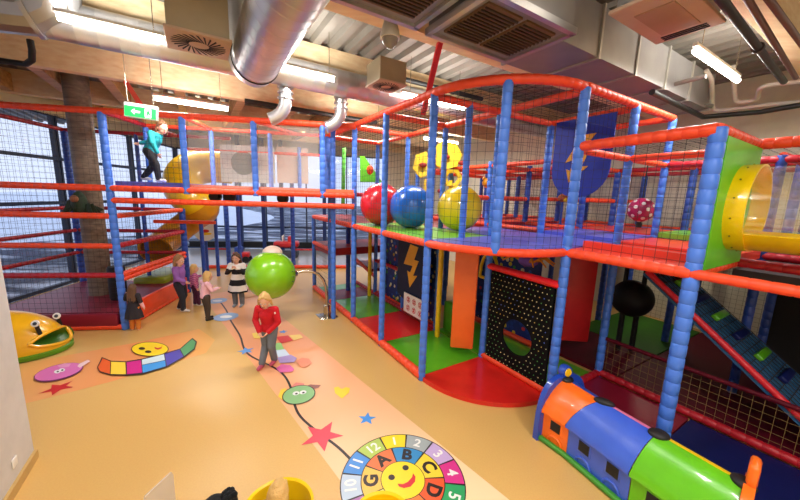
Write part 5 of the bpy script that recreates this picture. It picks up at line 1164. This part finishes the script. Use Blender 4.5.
# girl in purple, seen from the side
b = atz(182, 311); h = hgt(178, 254, b)
person('girl in a purple jumper and dark jeans seen from the side beside the red kerb', b, h, (1, .1), dict(kL=(-.05, .03, .27), aL=(-.05, -.06, .05), kR=(.05, .05, .27), aR=(.05, .05, .045), eR=(.14, .04, .61), wR=(.12, .15, .55), eL=(-.15, -.07, .62), wL=(-.17, -.05, .48)), cloth('purple', (150, 96, 178)), DARKT, M('white_sock', (220, 216, 214), .8), HLB, .15, head_turn=.2, head_down=.15)
# small child in pink stripes, behind
b = atz(196, 306); h = hgt(194, 264, b)
person('small child in a pink striped top and plum leggings between the two bigger girls', b, h, (.7, .55), dict(kR=(.05, .05, .27), aR=(.05, .06, .05), eL=(-.16, .05, .66), wL=(-.2, .16, .66)), cloth('pink_stripes', (206, 120, 160), ((150, 70, 120), 22)), PLUM, M('white_sock', (220, 216, 214), .8), HB, .12)
# child in the pale pink top
b = atz(207, 320); h = hgt(203, 271, b)
person('small blond child in a pale pink top and brown trousers nearest the pale blue disc', b, h, (.55, .75), dict(chs=(0, .03, .69), nck=(0, .045, .78), hd=(0, .07, .878), eL=(-.16, .06, .63), wL=(-.13, .2, .63), eR=(.16, .06, .63), wR=(.12, .2, .64), kL=(-.055, .03, .27), aL=(-.055, .04, .045)), cloth('pale_pink', (236, 186, 200)), BRNT, M('black_shoe', (24, 22, 24), .5), HB, .09)
# girl in the dark pinafore at the post, back to us
b = atz(136, 330); h = hgt(136, 284, b)
person('small girl in a dark pinafore seen from behind at the blue corner post', b, h, (-.1, 1), dict(eL=(-.16, .03, .66), wL=(-.22, .12, .72), eR=(.16, -.02, .62), wR=(.17, .03, .49)), cloth('pinafore', (40, 34, 40)), cloth('orange_tights', (222, 130, 50)), None, HBR, .24, skirt=cloth('pinafore', (40, 34, 40)), sleeves=False, sleeve_mat=cloth('pale_pink', (236, 186, 200)))
# girl in teal on the bridge
p = K(.5, .62, 3.13); h = 1.4
person('girl in a teal jumper and black trousers stepping along the high bridge', p, h, (.97, .05), dict(pel=(0, -.03, .46), wst=(0, .0, .54), chs=(0, .06, .65), nck=(0, .11, .735), hd=(0, .18, .82), hL=(-.05, -.03, .455), hR=(.05, -.03, .455), kL=(-.06, -.05, .25), aL=(-.06, -.2, .07), kR=(.06, .08, .26), aR=(.06, .1, .045),
    sL=(-.1, .07, .72), sR=(.1, .07, .72), eL=(-.16, -.08, .64), wL=(-.14, -.27, .60), eR=(.16, .12, .57), wR=(.14, .17, .43)), cloth('teal', (20, 150, 156)), BLKT, M('white_sock', (220, 216, 214), .8), HBR, .1, head_down=.3, head_turn=.5)
# ---- bottom edge: yellow tub chairs, seated child, white chair, black bag
def tub_chair(c, label, rim_z=.62, rr=.24):
    c = V((c.x, c.y, 0)); t = thing('tub_chair', label, 'chair', c); n = 32; pr_ = [(.10, .30), (.17, .32), (.215, .42), (rr, rim_z), (rr+.02, rim_z+.012), (rr+.02, rim_z-.012), (.235, .42), (.19, .29), (.10, .27), (0, .27)]
    obj('seat_shell', MB().lathe(c, [(0, .30)]+pr_, n), YEL, t)
    for a in (.8, 2.4, 3.9, 5.5): obj('leg', MB().tube([c+V((math.cos(a)*.12, math.sin(a)*.12, .29)), c+V((math.cos(a)*.2, math.sin(a)*.2, 0))], .016, 8), CHROME, t)
    return t
yc1 = atz(278, 508, .62); tub_chair(yc1, 'yellow round tub chair holding a blond child at the bottom edge', .62, .245)
yc2 = atz(382, 521, .62); tub_chair(V((yc2.x, yc2.y, 0)), 'empty yellow round tub chair over the lower part of the number wheel', .62, .22)
p = V((yc1.x, yc1.y, 0)); hh = .98
person('small blond child sitting in the yellow tub chair at the bottom edge', p-Z*.13, hh, (.1, 1), dict(pel=(0, 0, .49), kL=(-.09, .13, .53), aL=(-.08, .2, .33), kR=(.09, .13, .53), aR=(.08, .2, .33), eL=(-.16, .02, .62), wL=(-.1, .14, .56), eR=(.16, .02, .62), wR=(.1, .14, .56), hL=(-.05, .01, .5), hR=(.05, .01, .5)), cloth('grey_top', (150, 140, 130)), DARKT, M('white_sock', (220, 216, 214), .8), HB, .1)
c = atz(214, 503, .55); t = thing('black_bag', 'black cloth bag with a fuzzy edge just left of the blond child', 'bag', V((c.x, c.y, 0)))
lump = [(V((c.x-.11, c.y-.04, .02)), V((c.x-.10, c.y-.04, .49)), .10, .085), (V((c.x+.1, c.y+.03, .02)), V((c.x+.09, c.y+.035, .53)), .10, .075), (V((c.x, c.y, .02)), V((c.x, c.y, .5)), .12, .10)]
put('body', capsules([(p_+Z*.085, q_, r0, r1) for p_, q_, r0, r1 in lump], [], .012, 2), M('black_cloth', (14, 14, 16), .9, bump=.6, bscale=30), t)
cu_ = MB(); random.seed(11)
for k in range(46):
    a = random.uniform(0, 2*PI); q = V((c.x+.10+math.cos(a)*.05*random.random(), c.y+.035+math.sin(a)*.05*random.random(), .595)); cu_.ball(q, .018+random.random()*.008, 8)
obj('fuzzy_trim', cu_, M('black_fur', (10, 10, 12), 1), t)
tp = atz(172, 472, .86); c = V((tp.x-.04, tp.y-.22, 0)); t = thing('clear_chair', 'chair with a translucent white back at the bottom edge left of the black bag', 'chair', c)
ce = atz(143, 505, .80); e1 = V((tp.x-ce.x, tp.y-ce.y, 0)); u1 = e1.normalized(); n1 = V((u1.y, -u1.x, 0)); bl = V((ce.x, ce.y, 0))
bk = MB(); k = 10; vs = []
CLR = film('frosted_acrylic', (236, 226, 214), .38, .1)
obj('backrest', MB().prism([bl+Z*.44, bl+e1+Z*.44, bl+e1+Z*.84, bl+e1*.94+Z*.875, bl+e1*.06+Z*.86, bl+Z*.82], n1*.012), CLR, t, False)
obj('seat', MB().rbox(bl+e1*.5+n1*.2+Z*.44, u1*(e1.length/2), n1*.2, Z*.01, .008), CLR, t)
for a in (.06, .94):
    for b_ in (.0, .38): obj('leg', MB().tube([bl+e1*a+n1*b_+Z*.435, bl+e1*(a*1.06-.03)+n1*(b_*1.08-.01)], .011, 8), CHROME, t)
dl = thing('added_deck_fill', 'small round fill lamp added under the deck above the round black punch bag', 'light', G(-.9, 6.2, 2.1))  # added fill lamp, brightens the wall behind the punch bag
obj('fill_body', MB().lathe(G(-.9, 6.2, 2.1), [(0, 0), (.1, 0), (.11, .04), (.08, .08), (0, .08)], 18), LAMPW, dl)
lamp('deck_fill', G(-.9, 6.2, 2.08), .18, .18, 9, (1, .9, .7))
# ================================================================== CAMERA
cd = bpy.data.cameras.new('camera'); cam = bpy.data.objects.new('camera', cd); C.objects.link(cam)
cd.sensor_width = 36; cd.lens = FPX/800*36; cd.clip_start = .05; cd.clip_end = 300
fwd = ray(400, 250); fwd.normalize(); upv = (ray(400, 249)-ray(400, 250)); upv = (upv-fwd*upv.dot(fwd)).normalized(); rt = fwd.cross(upv)
cam.matrix_world = MX(((rt.x, upv.x, -fwd.x, 0), (rt.y, upv.y, -fwd.y, 0), (rt.z, upv.z, -fwd.z, H), (0, 0, 0, 1)))
bpy.context.scene.camera = cam
sc = bpy.context.scene
sc.view_settings.view_transform = 'Standard'; sc.view_settings.look = 'None'; sc.view_settings.exposure = 0.25; sc.view_settings.gamma = 1.0
sc.cycles.use_denoising = True; sc.cycles.max_bounces = 8; sc.cycles.transparent_max_bounces = 16; sc.cycles.caustics_reflective = False; sc.cycles.caustics_refractive = False
GROUPS = dict(strip_light='strip lights under the roof', play_ball='large balls on the upper deck', floor_star='stars printed on the floor', floor_disc='pale blue discs printed on the floor', floor_creature='creatures printed on the floor', floor_tile_print='tile prints on the far floor',
    duct_elbow='duct elbows', spiral_duct='spiral ducts', ventilation_duct='rectangular ventilation ducts', air_diffuser='swirl air diffusers', tub_chair='yellow tub chairs', hanging_pad='hanging pads under the deck', yellow_pole='yellow padded poles', mural_panel='dotted mural panels', banner='lightning bolt banners',
    sprinkler_pipe='black sprinkler pipes', heating_pipe='brown heating pipes', insulated_pipe='insulated pipes by the right wall', person='children in the play hall', roof_strut='red roof struts', animal_toy='small animal toys on the upper deck')
for o in list(C.objects):
    k = o.name.split('.')[0]
    if o.parent is None and k in GROUPS and 'category' in o: o['group'] = GROUPS[k]
